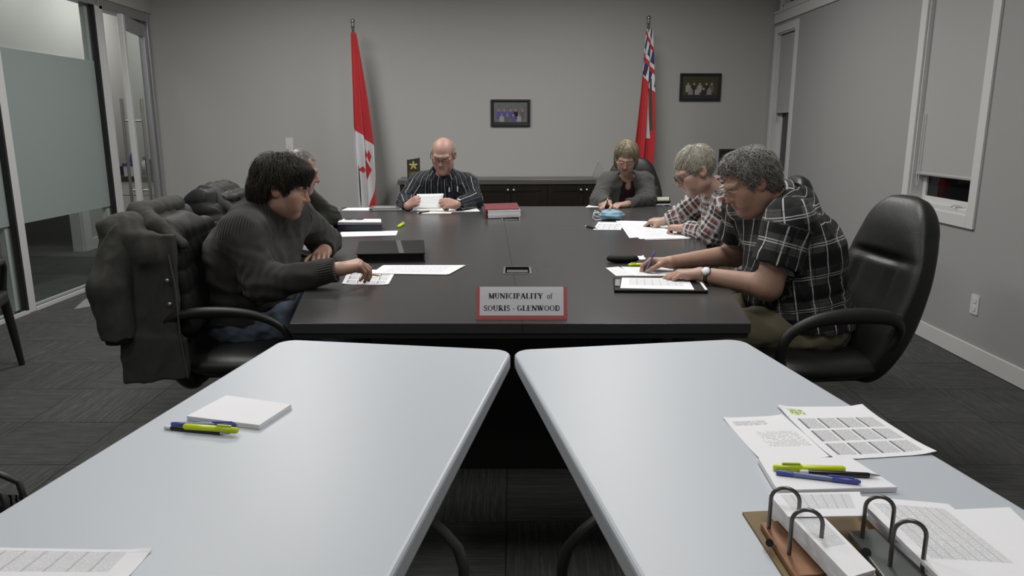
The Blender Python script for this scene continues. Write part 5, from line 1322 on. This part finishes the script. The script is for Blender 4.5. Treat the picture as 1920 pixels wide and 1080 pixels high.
        if G.get('ribs'): w = np.clip((v-np.linalg.norm(neck-pel)*.80)/.02, 0, 1)
        for k in 'LR':
            L0 = 0.0; ref = None
            for i, (a, c, r1, r2) in enumerate(s.arm[k]):
                ba = c-a; L = np.linalg.norm(ba); t = ba/L
                ref = (unit(np.cross(t, [0, 0, 1.0]) if abs(t[2]) < .9 else np.cross(t, fwd)) if ref is None else ref); ref = unit(ref-t*(ref@t)); bi = np.cross(t, ref)
                q = V-a; h = np.clip(q@t/L, 0, 1.2); pr = q-(q@t)[:, None]*t; d = np.linalg.norm(q-np.clip(h, 0, 1)[:, None]*ba, axis=1)-(r1+(r2-r1)*np.clip(h, 0, 1))
                m = d < best-.004 if i == 0 else d < best; best = np.where(m, d, best)
                u = np.where(m, (r1*1.05)*np.arctan2(pr@bi, pr@ref)+.013, u); v = np.where(m, .9+L0+h*L, v); w = np.where(m, 0, w)
                if i == 1 and G.get('ribs'): w = np.where(m & (h > .78), 1, w)
                L0 += L
        return np.stack([u, v, w], 1)
    # ---- hair: a shell with a hairline, plus combed strands
    def hair(s, H):
        c, M, sc = s.J['head'], s.HM, s.hs
        ells = [(np.array(e[0]), np.array(e[1])) for e in H['ells']]; line = H['line']
        S0 = SDF()
        for e, r in ells: S0.ell(e, r, None, .02)
        ly = np.array([p[0] for p in line]); lz = np.array([p[1] for p in line])
        jl = H.get('jag', .008)
        def hz(X): return (np.interp(X[..., 1], ly, lz)-X[..., 2]+jl*wob(X.astype(f32), .030, 33)+jl*.7*wob(X.astype(f32), .012, 34)).astype(f32)*f32(.75)
        S = SDF()
        for e, r in ells: S.ell(e, r-H.get('shrink', .004), None, .02)
        S.func(hz, (0, 0, 0), .4)
        if H.get('bald'): 
            bc, br = H['bald']; S.ell(bc, br, None, .01, 's')
        hd = H.get('seed', 1); wv = H.get('wave', .003)
        S.post = lambda X, d: d+f32(wv)*wob(X*np.array([1, 1, .45], f32), .022, hd)+f32(wv)*.8*wob(X, .05, hd+1)+f32(H.get('edge', .007))*np.exp(np.minimum(hz(X), 0)/f32(.014))
        V, Q = S.mesh(.0042)
        mask = np.random.default_rng(hd); st = np.stack([.35+.25*wob(V.astype(f32), .02, hd+5), np.zeros(len(V)), np.zeros(len(V))], 1)
        Vs = [V]; Fs = [np.concatenate([Q[:, [0, 1, 2]], Q[:, [0, 2, 3]]])]; As = [st]; nb = len(V)
        # strands
        n = H.get('n', 900); seg = H.get('seg', 7); ln = H.get('len', .05); rr = H.get('thick', .0011); crown = np.array(H.get('crown', (0, -.05, .125)))
        idx = mask.choice(len(V), n); p = V[idx]; ok = np.linalg.norm(p-V.mean(0), axis=1) > .02; p = p[ok]; n = len(p)
        def g(x):
            e = .001; d0 = S0.ev(x.astype(f32)); gr = np.stack([S0.ev((x+np.eye(3)[k]*e).astype(f32))-d0 for k in range(3)], 1)/e; return d0, gr/np.maximum(np.linalg.norm(gr, axis=1), 1e-6)[:, None]
        pts = []; L = ln*(.6+.8*mask.random(n))/seg; ph = mask.random(n)*6.28; shade = mask.random(n); tone = np.clip(.15+.85*mask.random(n)*(.5+.5*np.tanh(3*wob(p.astype(f32), .04, hd+11))+.25), 0, 1)
        comb = np.array(H.get('comb', (0, 0, 0))); grav = H.get('grav', .5); lift = H.get('lift', .002); curl = H.get('curl', .25)
        for j in range(seg+1):
            pts.append(p.copy()); d0, nn = g(p); t = unitr(p-crown)+np.array([0, 0, -grav])+comb*1.0
            t = t+curl*np.stack([np.sin(ph+j*1.1), np.cos(ph*1.7+j*1.3), np.sin(ph*2.3+j*.9)], 1); t = t-nn*(t*nn).sum(1)[:, None]; t = unitr(t)
            go = (hz(p) < H.get('over', .006)).astype(float); p = p+t*(L*go)[:, None]; d0, nn = g(p); p = p-nn*(d0-lift*(shade*1.6-.4)*(.5+j/seg))[:, None]
        pts = np.stack(pts, 1)
        tang = np.gradient(pts, axis=1); _, nn = g(pts.reshape(-1, 3)); nn = nn.reshape(pts.shape); bi = np.cross(tang, nn); bi /= np.maximum(np.linalg.norm(bi, axis=2), 1e-6)[..., None]
        taper = np.linspace(1, .25, seg+1)[None, :, None]; a = pts+bi*rr*taper; b2 = pts-bi*rr*taper; c2 = pts+nn*rr*taper*1.2
        ring = np.stack([a, c2, b2], 2).reshape(-1, 3); i0 = (np.arange(n)[:, None]*(seg+1)+np.arange(seg)[None])*3; i0 = i0.reshape(-1); fs = []
        for k in range(3):
            k2 = (k+1) % 3; fs.append(np.stack([i0+k, i0+k2, i0+3+k2], 1)); fs.append(np.stack([i0+k, i0+3+k2, i0+3+k], 1))
        Vs.append(ring); Fs.append(np.concatenate(fs)+nb); As.append(np.repeat(np.stack([tone, shade, tone], 1), (seg+1)*3, 0))
        Vl = np.concatenate(Vs); Vw = c+(Vl*sc)@M.T
        obj('hair', np_mesh('hair', Vw, np.concatenate(Fs), {'strand': np.concatenate(As)}), H['mat'], s.t, world=True)
    def W(s, x, y, z): return Vector(s.J['head']+s.HM@(np.array([x, y, z])*s.hs))
    def glasses(s, mat, half, rim):
        W = s.W; z0 = .000; fm = MB(); tm = []
        for sx in (-1, 1):
            pts = []
            for k in range(24):
                a = 2*math.pi*k/24; pts.append(W(sx*.034+.0255*sgn_pow(math.cos(a), .75), .1085-.012*abs(sx*.034+.0255*math.cos(a))/.06*1.0, z0+.0185*sgn_pow(math.sin(a), .75)))
            fm.tube(pts, rim if not half else rim*.6, 6, closed=True)
            if half: fm.tube([p for k, p in enumerate(pts) if 0 <= k <= 12], rim*1.2, 6)
            tm.append([W(sx*.0595, .097, z0+.010), W(sx*.074, .085, z0+.011), W(sx*.0835, .04, z0+.014), W(sx*.0865, .0, z0+.017), W(sx*.0865, -.018, z0+.008), W(sx*.084, -.030, z0-.012)])
        fm.tube([W(-.010, .1085, z0+.006), W(0, .112, z0+.010), W(.010, .1085, z0+.006)], rim, 6)
        g = fm.build('eyeglasses', mat, s.t, world=True)
        for p in tm: MB().tube(p, rim, 6).build('temple', mat, g, world=True)
    def brows(s, mat):
        for sx in (-1, 1): MB().tube([s.W(sx*.014, .0950, .0215), s.W(sx*.028, .0920, .0265), s.W(sx*.042, .0840, .0265), s.W(sx*.051, .0735, .021)], [.0020, .0034, .0030, .0015], 7).build('eyebrow', mat, s.t, world=True)
    def collar(s, mat, open_=.5, up=.045, out=.028, lean=.35, rad=.072, shift=0.0):
        """folded shirt collar around the neck"""
        J = s.J; neck = J['neck']; ax = unit(J['head']+s.HM@np.array([0, -.022, -.055])*s.hs-neck); ax = unit(s.geo[1]*(1-lean)+ax*lean); neck = neck+ax*.012+s.fwd*shift; f = unit(s.fwd-ax*(s.fwd@ax)); r = np.cross(f, ax)
        nu = 40; vs = []; cu = []
        prof = [(0, .020, .004), (0, up+.026, .006), (0, up+.030, .010), (1, up*.55+.026, .022), (1, .018, out+.010)]
        for i in range(nu):
            a = open_*.5+(2*math.pi-open_)*i/(nu-1); R = rad; drop = .030*math.exp(-((min(a, 2*math.pi-a))/.7)**2)
            dr = unit(f*math.cos(a)+r*math.sin(a)); flare = math.exp(-((min(a, 2*math.pi-a))/.55)**2)
            for j, (_, h, o) in enumerate(prof):
                vs.append(tuple(neck+dr*(R+o+(.010*flare if j == 4 else 0))+ax*(h-drop-(.028*flare if j == 4 else 0)))); cu.append((a*.07, h*.9+.02*j, 0))
        m = MB(); k = len(prof)
        fs = [(i*k+j, (i+1)*k+j, (i+1)*k+j+1, i*k+j+1) for i in range(nu-1) for j in range(k-1)]
        o = obj('collar', np_mesh('collar', np.array(vs), np.array(fs), {'cuv': np.array(cu)}), mat, s.t, world=True); sd = o.modifiers.new('thickness', 'SOLIDIFY'); sd.thickness = .0028; ss = o.modifiers.new('smooth', 'SUBSURF'); ss.levels = 1; ss.render_levels = 1
    def watch(s, k, dist=.03, dial=(0, 0, 1)):
        J = s.J; w = J['wr'+k]; e = J['el'+k]; t = unit(e-w); c = w+t*dist; n = unit(np.asarray(dial, float)-t*(np.asarray(dial, float)@t)); b_ = np.cross(t, n)
        r = .0335
        g = MB().tube([Vector(c+(n*math.cos(a)+b_*math.sin(a))*r) for a in [2*math.pi*i/20 for i in range(20)]], .009, 8, closed=True, flat=.22, up=None).build('wrist_watch', M_BLACK, s.t, world=True)
        M = Matrix((tuple([*b_, 0]), tuple([*t, 0]), tuple([*n, 0]), (0, 0, 0, 1))).transposed(); M.translation = Vector(c+n*(r+.001))
        MB().lathe([(0, 0), (.019, 0), (.0195, .004), (.017, .007), (0, .007)], 20, M).build('case', M_STEEL, g, world=True)
        MB().lathe([(0, .0072), (.0155, .0072), (.0155, .0078), (0, .0078)], 20, M).build('dial', M_PAPER, g, world=True)
def unitr(a): return a/np.maximum(np.linalg.norm(a, axis=1), 1e-9)[:, None]
def A_(px, py, Y): return np.array(at(px, py, Y))
def Z_(px, py, z): return np.array(atz(px, py, z))

def held_pen(p, k, kind, back, label, tip_len=.035, tail_len=.105, r=.0045, group=None):
    """pen between thumb and index finger tips"""
    h = p.hands[k]; mid = (h.tips[0]+h.tips[4])/2; b = unit(back); return pen(kind, Vector(mid+b*tail_len), Vector(mid-b*tip_len), 0, label, r)
def hit(o, px, py):
    """first point of object o seen at a pixel"""
    M = WLOC[o.name]; c, s_ = math.cos(PITCH), math.sin(PITCH); d = Vector(((px-960)/F_PX, c-(py-540)/F_PX*s_, -s_-(py-540)/F_PX*c)).normalized()
    ok, loc, n, _ = o.ray_cast(M.inverted() @ Vector((0, 0, CAM_H)), M.inverted().to_3x3() @ d)
    return (M @ loc, (M.to_3x3() @ n).normalized()) if ok else (None, None)
SKIN1 = skinm('ruddy_skin', (.38, .235, .175, 1), (.42, .15, .11, 1)); SKIN2 = skinm('pink_skin', (.40, .245, .20, 1), (.44, .15, .125, 1)); SKIN3 = skinm('fair_skin', (.42, .28, .22, 1), (.43, .19, .15, 1))
H_BROWN = hairm('dark_brown_hair', (.010, .008, .006, 1), (.060, .048, .036, 1)); H_GREY = hairm('grey_hair', (.075, .072, .068, 1), (.40, .39, .365, 1)); H_WHITE = hairm('white_hair', (.27, .25, .20, 1), (.60, .57, .49, 1)); H_BLOND = hairm('grey_blond_hair', (.10, .08, .05, 1), (.42, .36, .25, 1)); H_GREYD = hairm('short_grey_hair', (.06, .058, .055, 1), (.26, .25, .24, 1))
KHAKI = woolm('khaki_cotton', (.17, .15, .10, 1), (.23, .205, .14, 1)); DARKT = woolm('dark_trouser_cloth', (.015, .015, .017, 1), (.03, .03, .033, 1)); DENIM = denimm()
M_GLB = plain('black_spectacle_frame', (.012, .012, .012, 1), .3); M_GLG = plain('thin_gold_wire', (.42, .34, .20, 1), .3, .9)
FULL = [((0, -.016, .034), (.084, .103, .094))]
LINE_SHORT = [(-.13, -.075), (-.06, -.072), (-.038, -.035), (-.030, .020), (.008, .024), (.018, -.002), (.034, .002), (.044, .048), (.064, .078), (.10, .086)]
def seat_legs(J, x, y, face, w=.09, kx=.44, hz=.56, fx=None):
    f = unit(np.array([*face[:2], 0])); l = np.cross([0, 0, 1.0], f)     # left side
    h = np.array([x, y, hz])
    for k, s_ in (('L', 1), ('R', -1)):
        J['hip'+k] = h+l*s_*w; J['kn'+k] = h+l*s_*w*1.5+f*kx+np.array([0, 0, -.03]); J['an'+k] = np.array([*(J['kn'+k][:2]+f[:2]*.02), .09])
    J['face'] = f; return J

# ---- A: man in the charcoal sweater, near left
J = seat_legs({}, -1.17, 3.20, (1, 0.02, 0), kx=.44, hz=.575)
J.update(neck=A_(482, 404, 3.18), head=A_(531, 353, 3.17), hf=(.95, .10, -.26), hu=(.25, 0, 1), shR=A_(452, 437, 2.99), shL=V3(-.99, 3.38, .985), elR=A_(492, 534, 2.93), wrR=Z_(634, 505, .818), elL=V3(-.93, 3.67, .82), wrL=V3(-.890, 3.50, .800))
pA = Person((-1.15, 3.2, 0), 'dark-haired man in a charcoal sweater holding a pencil at the near left').build(J, dict(
    bulk=1.05, belly=1.0, head=1.0, jaw=1.08, cell=.0038, ccell=.0055, seed=3, skin=SKIN1, stubble=.25, trousers=DENIM, brow=plain('dark_brow_hair', (.02, .016, .012, 1), .7),
    handR=dict(d=(.88, .38, .16), n=(.28, .28, -.92), side=1, **PINCH), handL=dict(d=(.06, -.97, -.08), n=(.05, -.05, -1), side=-1, curls=[(26, 34, 18)]*4, spread=.05, thumb=RELAX['thumb']),
    top=dict(name='sweater', mat=knitm(), sleeve='long', off=.020, cuff=.96, cuffband=True, fold=.0055, collar='high', ribs=True),
    hair=dict(ells=[((0, -.022, .042), (.089, .116, .104)), ((0, -.070, -.025), (.080, .070, .085)), ((0, .055, .085), (.070, .050, .038)), ((.060, -.055, -.005), (.028, .034, .060)), ((-.060, -.055, -.005), (.028, .034, .060))],
              line=[(-.16, -.125), (-.06, -.105), (-.050, -.07), (-.042, .022), (.006, .026), (.014, -.015), (.034, -.018), (.044, .034), (.060, .054), (.12, .058)], n=3600, len=.075, seg=8, thick=.0016, grav=.55, curl=.45, lift=.009, wave=.006, shrink=.007, over=.014, seed=5, mat=H_BROWN, comb=(0, .15, 0))))
# ---- B: man behind him
J = seat_legs({}, -1.47, 4.42, (1, .05, 0), kx=.44)
J.update(neck=A_(524, 372, 4.40), head=A_(561, 323, 4.40), hf=(.96, .10, -.22), hu=(.2, 0, 1), shR=A_(505, 390, 4.22), shL=V3(-1.33, 4.60, 1.0), elR=Z_(592, 434, .80), wrR=V3(-1.20, 4.28, .80), elL=V3(-1.16, 4.74, .80), wrL=V3(-1.24, 4.50, .80))
pB = Person((-1.45, 4.42, 0), 'grey-haired man in a dark shirt half hidden behind the man in the sweater').build(J, dict(
    bulk=1.0, head=1.04, cell=.005, ccell=.008, seed=9, skin=SKIN2, trousers=DARKT,
    handR=dict(d=(-.8, .5, -.1), n=(0, 0, -1), side=1, **RELAX), handL=dict(d=(-.5, -.8, -.1), n=(0, 0, -1), side=-1, **RELAX),
    top=dict(name='shirt', mat=woolm('dark_olive_cloth', (.012, .013, .011, 1), (.028, .029, .024, 1)), sleeve='long', off=.018, cuff=.95, cuffband=True, fold=.006, collar='high'),
    hair=dict(ells=FULL, line=[(-.13, -.075), (-.06, -.072), (-.035, -.035), (-.022, .002), (.012, .006), (.030, .02), (.040, .060), (.058, .090), (.10, .094)], n=900, len=.03, thick=.0012, grav=.4, curl=.3, wave=.002, seed=8, mat=H_GREYD)))
# ---- C: man in the striped shirt at the head of the table
J = seat_legs({}, -.56, 6.42, (0, -1, 0), kx=.42)
J.update(neck=A_(830, 330, 6.08), head=A_(831, 291, 5.95), hf=(-.10, -.90, -.40), hu=(0, -.35, 1), shR=A_(783, 345, 6.12), shL=A_(877, 345, 6.12), elR=A_(763, 378, 5.98), elL=A_(887, 375, 5.95), wrR=A_(764, 387, 5.70), wrL=A_(856, 384, 5.66))
pC = Person((-.56, 6.4, 0), 'bald man in a dark striped shirt and glasses reading a page at the far end').build(J, dict(
    bulk=1.05, belly=1.05, head=1.10, jaw=1.06, chin2=1.0, cell=.005, ccell=.007, seed=14, skin=SKIN2, trousers=DARKT, glasses=(M_GLB, True, .0026), brow=plain('grey_brow_hair', (.25, .23, .2, 1), .7),
    handR=dict(d=(.70, -.20, .45), n=(.35, .75, -.35), side=1, **PINCH), handL=dict(d=(-.85, -.12, .16), n=(-.15, .75, -.45), side=-1, **PINCH),
    top=dict(name='shirt', mat=stripem(), sleeve='long', off=.020, cuff=.93, fold=.006),
    hair=dict(ells=[((0, -.018, .026), (.0835, .101, .088))], line=[(-.13, -.070), (-.06, -.068), (-.035, -.035), (-.022, -.002), (.012, .002), (.030, .01), (.034, .2)], bald=((0, .03, .115), (.066, .150, .085)), n=900, len=.028, thick=.0012, grav=.6, curl=.2, wave=.002, seed=3, mat=H_WHITE)))
pC.collar(pC.top.data.materials[0], .45, .040, .030, .45); pC.watch('L', .03, (0, -.5, .6))
# ---- D: woman in the grey cardigan
J = seat_legs({}, .95, 6.48, (-.10, -1, 0), kx=.42, w=.085)
J.update(neck=A_(1176, 337, 6.20), head=A_(1174, 296, 6.05), hf=(-.16, -.85, -.50), hu=(0, -.45, 1), shR=A_(1140, 341, 6.22), shL=A_(1209, 341, 6.22), elR=A_(1122, 376, 6.12), elL=A_(1214, 374, 6.10), wrR=A_(1141, 381, 5.98), wrL=A_(1176, 383, 5.96))
pD = Person((.95, 6.45, 0), 'woman in a grey cardigan with a blond bob writing at the far right end').build(J, dict(
    bulk=.93, head=1.0, jaw=.92, neckw=.85, cell=.005, ccell=.007, seed=21, skin=SKIN3, trousers=DARKT, glasses=(M_GLG, False, .0013),
    handR=dict(d=(-.55, -.65, -.05), n=(.25, -.1, -.9), side=1, **PEN_GRIP), handL=dict(d=(-.85, -.35, -.05), n=(0, .1, -1), side=-1, **RELAX),
    top=dict(name='blouse', mat=woolm('burgundy_jersey', (.022, .006, .010, 1), (.035, .010, .016, 1)), sleeve='none', off=.006, fold=.003, vneck=.026, vlen=.06),
    outer=dict(name='cardigan', mat=woolm('grey_cardigan_knit', (.050, .050, .048, 1), (.090, .090, .086, 1)), sleeve='long', off=.020, cuff=.93, cuffband=True, fold=.006, opening=(.062, .30)),
    hair=dict(ells=[((0, -.020, .042), (.094, .110, .100)), ((.060, -.006, -.030), (.036, .055, .072)), ((-.060, -.006, -.030), (.036, .055, .072)), ((0, -.060, -.040), (.070, .055, .065))],
              line=[(-.16, -.105), (.0, -.095), (.038, -.085), (.046, -.01), (.052, .052), (.070, .074), (.12, .082)], n=1800, len=.085, seg=8, thick=.0012, grav=.7, curl=.12, wave=.003, lift=.003, seed=6, mat=H_BLOND)))
# ---- E: man in red and white plaid
PL_E = plaidm('red_white_plaid', (.30, .285, .275, 1), [('u', .066, .014, .008, (.16, .035, .035, 1), .75), ('v', .066, .014, .008, (.16, .035, .035, 1), .75), ('u', .066, .040, .009, (.055, .055, .062, 1), .70), ('v', .066, .040, .009, (.055, .055, .062, 1), .70), ('u', .066, .027, .002, (.62, .61, .60, 1), .9), ('v', .066, .027, .002, (.62, .61, .60, 1), .9), ('u', .066, .056, .006, (.60, .59, .58, 1), .7), ('v', .066, .056, .006, (.60, .59, .58, 1), .7), ('u', .066, .040, .0016, (.015, .015, .018, 1), .9), ('v', .066, .040, .0016, (.015, .015, .018, 1), .9)], 1)
J = seat_legs({}, 1.40, 4.42, (-1, .04, 0), kx=.44)
J.update(neck=A_(1352, 365, 4.42), head=A_(1303, 322, 4.38), hf=(-.86, -.12, -.42), hu=(-.45, 0, 1), shL=A_(1365, 385, 4.22), shR=V3(1.24, 4.62, .99), elL=A_(1330, 441, 4.28), wrL=Z_(1284, 428, .785), elR=A_(1282, 402, 4.70), wrR=Z_(1246, 415, .785))
pE = Person((1.4, 4.42, 0), 'white-haired man in a red and white plaid shirt writing on the right').build(J, dict(
    bulk=1.02, head=1.10, cell=.0045, ccell=.006, seed=31, skin=SKIN3, trousers=KHAKI, glasses=(M_GLB, False, .0022), brow=plain('white_brow_hair', (.4, .38, .33, 1), .7),
    handR=dict(d=(-.80, .45, -.05), n=(-.05, .25, -.95), side=1, **PEN_GRIP), handL=dict(d=(-.70, .62, -.02), n=(0, 0, -1), side=-1, **FIST),
    top=dict(name='shirt', mat=PL_E, sleeve='long', off=.022, cuff=.93, fold=.007),
    hair=dict(ells=[((0, -.020, .038), (.087, .108, .098))], line=LINE_SHORT, n=2400, len=.06, thick=.0012, grav=.35, curl=.30, wave=.004, lift=.006, seed=12, over=.012, mat=H_WHITE, comb=(.35, .25, 0))))
pE.collar(PL_E, .6, .032, .026, .6)
# ---- F: man in the short-sleeved dark plaid, near right
PL_F = plaidm('black_grey_plaid', (.060, .060, .062, 1), [('v', .128, .032, .030, (.010, .010, .011, 1), .92), ('u', .128, .032, .030, (.012, .012, .013, 1), .80), ('u', .064, .010, .0024, (.50, .50, .49, 1), .85), ('v', .128, .088, .0022, (.48, .48, .47, 1), .85), ('v', .128, .098, .0022, (.48, .48, .47, 1), .85), ('u', .128, .088, .0015, (.02, .02, .02, 1), .8), ('v', .064, .055, .0012, (.02, .02, .02, 1), .8)], 1)
J = seat_legs({}, 1.24, 3.10, (-1, .0, 0), kx=.44, hz=.575, w=.10)
J.update(neck=A_(1476, 379, 3.12), head=A_(1405, 344, 3.08), hf=(-.86, -.10, -.44), hu=(-.45, 0, 1), shL=A_(1480, 416, 2.90), shR=V3(1.04, 3.33, 1.05), elL=A_(1440, 538, 2.88), wrL=Z_(1314, 514, .780), elR=A_(1378, 478, 3.42), wrR=Z_(1258, 492, .782))
pF = Person((1.24, 3.1, 0), 'grey-haired man in a short-sleeved black plaid shirt writing at the near right').build(J, dict(
    bulk=1.10, belly=1.15, head=1.01, jaw=1.08, chin2=1.05, neckw=1.12, cell=.0038, ccell=.0055, seed=41, skin=SKIN1, trousers=KHAKI, glasses=(M_GLG, False, .0012), brow=plain('grey_brow_hair', (.25, .23, .2, 1), .7),
    handR=dict(d=(-.92, .22, .0), n=(-.05, -.30, -.95), side=1, **PEN_GRIP), handL=dict(d=(-.95, .15, -.03), n=(-.05, .0, -1), side=-1, **RELAX),
    top=dict(name='shirt', mat=PL_F, sleeve='short', slen=.66, off=.022, fold=.006),
    hair=dict(ells=[((0, -.020, .038), (.090, .112, .100)), ((0, -.065, -.015), (.076, .058, .065)), ((0, .030, .105), (.06, .045, .032))], line=[(-.13, -.085), (-.06, -.080), (-.038, -.045), (-.024, .000), (.012, .002), (.024, -.02), (.034, .0), (.042, .055), (.060, .088), (.12, .094)], n=3600, len=.05, thick=.0014, grav=.35, curl=.85, wave=.006, lift=.010, shrink=.007, seed=15, comb=(0, -.35, 0), mat=H_GREY)))
pF.collar(PL_F, .7, .020, .022, .8, .068, .024); pF.watch('L', .028, (-.2, -.75, .55))

# ---- things in their hands and on their clothes
held_pen(pA, 'R', 'pc', (-.80, -.30, .22), 'yellow pencil held by the man in the charcoal sweater', .065, .05)
held_pen(pD, 'R', 'bk', (.05, .15, .95), 'dark pen held upright by the woman in the grey cardigan')
held_pen(pE, 'R', 'bk', (.55, -.25, .55), 'black pen held by the man in the red and white plaid shirt')
held_pen(pF, 'R', 'bl', (.36, .05, .85), 'blue pen held by the man in the short-sleeved plaid shirt', .045, .11)
c4 = [at(782, 364, 5.705), at(832, 363, 5.705), at(827, 391.5, 5.66), at(774, 392, 5.66)]; ctr = sum(c4, Vector())/4
hp = MB().grid(lambda u, v: tuple((c4[3].lerp(c4[2], u)).lerp(c4[0].lerp(c4[1], u), v)+Vector((0, -.006*math.sin(math.pi*u), 0))-ctr), 8, 8).mesh(); set_uv(hp, lambda q: (.5, .02))
o = tag(obj('paper_sheet', hp, M_PAPER, loc=ctr), 'white page held up by the man in the striped shirt', 'paper'); sd_ = o.modifiers.new('thickness', 'SOLIDIFY'); sd_.thickness = .0005
for i, px in enumerate((842, 858)):
    q, n = hit(pC.top, px, 352)
    if q: MB().cyl(q+n*.004+Vector((0, 0, -.03)), q+n*.006+Vector((0, 0, .012 if i else .004)), .005, n=8).build('pocket_pen', M_PENW, pC.t, world=True)
q, n = hit(pC.top, 850, 358)
if q: MB().box(-.045, .045, -.003, .003, -.05, 0, TR(q+n*.003) @ RZ(math.atan2(n.y, n.x)+math.pi/2)).build('shirt_pocket', pC.top.data.materials[0], pC.t, world=True)
for c_, k_ in ((CHA, .90), (CHB, .89), (CHC, .82), (CHD, .965), (CHE, .96), (CHF, .98)):
    for ch in c_.children:
        if ch.name.startswith('backrest'): ch.scale = (1, 1, k_)

# ---- coats over the chairs (modelled in the frame of their chair)
def shellm(name, c0, c1, rough=.9):
    t = NT(name); co = t.coord(); t.base(t.mix(t.noise(co, 30, 4, .6), c0, c1)).set(Roughness=rough); t.b.inputs['Specular IOR Level'].default_value = .18
    t.bump(t.math('ADD', t.noise(co, 22, 4, .6), t.math('MULTIPLY', t.noise(co, 700, 1), .1)), .35, .006); return t.m
M_COAT = shellm('dark_parka_shell', (.044, .044, .040, 1), (.066, .066, .060, 1)); M_LINE = shellm('black_quilted_lining', (.008, .008, .008, 1), (.014, .014, .014, 1), .6); M_PUFF = shellm('black_puffer_nylon', (.010, .011, .011, 1), (.020, .021, .021, 1), .6); M_PUFFG = shellm('grey_yoke_nylon', (.035, .035, .035, 1), (.05, .05, .05, 1), .8)
def coat_part(name, S, parent, mat, cell=.008, fold=.006, quilt=0.0, qp=.07, seed=50):
    def post(X, d):
        a_ = wob(X*np.array([1, 1, .30], f32)+f32(.03)*wob(X, .25, seed+8)[..., None], .15, seed); b_ = wob(X*np.array([1, 1, .5], f32), .07, seed+2)
        n = fold*(f32(2)*np.abs(a_)-f32(.8))+fold*.5*np.abs(b_)
        if quilt: n = n+f32(quilt)*(f32(1)-np.abs(np.sin(X[..., 2]*f32(np.pi/qp)+.5*wob(X, .3, seed+4)))**f32(.5))
        return d+n
    S.post = post; V, Q = S.mesh(cell); V = laplace(V, Q, 1, .4); return obj(name, np_mesh(name, V, Q), mat, parent)
def rx(deg): a = math.radians(deg); return np.array([[1, 0, 0], [0, math.cos(a), -math.sin(a)], [0, math.sin(a), math.cos(a)]])
def ryz(ax, az): a = math.radians(ax); b = math.radians(az); return rx(ax)@np.array([[math.cos(b), -math.sin(b), 0], [math.sin(b), math.cos(b), 0], [0, 0, 1]])
pk = thing('parka', (CHA.location.x, CHA.location.y, 0), 'long dark parka draped over the back of the near left chair', 'coat', CHA.rotation_euler[2])
S = SDF(); S.box((0, -.375, .78), (.285, .030, .32), rx(8), .016, .03); S.cone((-.22, -.340, 1.055), (.22, -.340, 1.055), .068, .068, .06)
S.box((.300, -.272, .75), (.017, .108, .30), rx(-1), .008, .03); S.box((.308, -.268, .52), (.014, .120, .12), rx(-3), .007, .03); S.cone((.25, -.34, 1.04), (.30, -.25, .97), .060, .045, .06)
S.box((-.300, -.275, .72), (.017, .108, .30), rx(-1), .008, .03)
S.func(lambda X: f32(.455)-X[..., 2]+f32(.10)*(X[..., 1]+f32(.27)), (0, -.3, .8), 2.0)
coat_part('coat_body', S, pk, M_COAT, .0058, .0046)
for sx in (1, -1):
    S = SDF(); S.cone((sx*.25, -.355, 1.03), (sx*.325, -.400, .85), .078, .072, .03); S.cone((sx*.325, -.400, .85), (sx*.330, -.385, .64), .074, .058, .03, cut=((sx*.330, -.385, .64), (0, 0, -1)))
    S2 = SDF(); S2.cone((sx*.330, -.385, .655), (sx*.330, -.384, .60), .049, .047, .01, cut=((sx*.330, -.385, .622), (0, 0, -1))); sl_ = coat_part('sleeve', S, pk, M_COAT, .0060, .0052, seed=61); coat_part('cuff', S2, sl_, M_LINE, .006, .001)
S = SDF(); S.cone((-.16, -.320, 1.115), (.15, -.335, 1.115), .040, .044, .03); S.cone((.15, -.335, 1.115), (.235, -.25, 1.075), .040, .034, .03); S.cone((.235, -.25, 1.075), (.26, -.15, 1.00), .030, .022, .03)
coat_part('collar', S, pk, M_COAT, .0060, .004, seed=70)
S = SDF(); S.box((.0, -.195, .84), (.240, .045, .22), rx(8), .04, .05); S.cone((.22, -.20, 1.0), (.25, -.16, .66), .040, .042, .04); S.cone((-.1, -.27, 1.05), (.18, -.25, 1.05), .05, .05, .04)
coat_part('quilted_lining', S, pk, M_LINE, .008, .003, .009, .10, 80)
MB().tube([(.322, -.178, .97), (.326, -.164, .85), (.326, -.163, .65), (.326, -.150, .47)], .0035, 6).build('zip_edge', plain('zip_tape_grey', (.07, .07, .07, 1), .7), pk)
for z in (.87, .775): MB().ell((.326, -.190, z), (.005, .008, .008), None, 10, 6).build('snap_button', M_PENC, pk)
pk.scale = (1, 1, .945)
MB().box(.250, .256, -.200, -.170, .96, 1.03).build('garment_label', plain('pale_label_cloth', (.22, .22, .22, 1), .8), pk)
pj = thing('puffer_jacket', (CHB.location.x, CHB.location.y, 0), 'black quilted puffer jacket hung over the far left chair', 'coat', CHB.rotation_euler[2])
S = SDF(); S.box((0, -.40, .80), (.285, .075, .29), rx(12), .06, .04); S.cone((-.22, -.40, 1.06), (.22, -.40, 1.06), .085, .085, .05); S.cone((.27, -.36, .98), (.31, -.22, .62), .075, .065, .04); S.box((.285, -.30, .72), (.05, .11, .24), None, .04, .05); S.cone((-.27, -.36, .98), (-.31, -.22, .62), .075, .065, .04); S.box((0, -.24, .93), (.25, .05, .16), rx(12), .04, .05)
coat_part('jacket_body', S, pj, M_PUFF, .008, .004, .011, .075, 90)
S = SDF(); S.cone((.08, -.40, 1.10), (.20, -.36, 1.075), .050, .045, .03); S.cone((.20, -.36, 1.075), (.26, -.25, 1.0), .040, .030, .03); coat_part('collar', S, pj, M_PUFFG, .008, .004, seed=95)
pj.scale = (1, 1, .925)
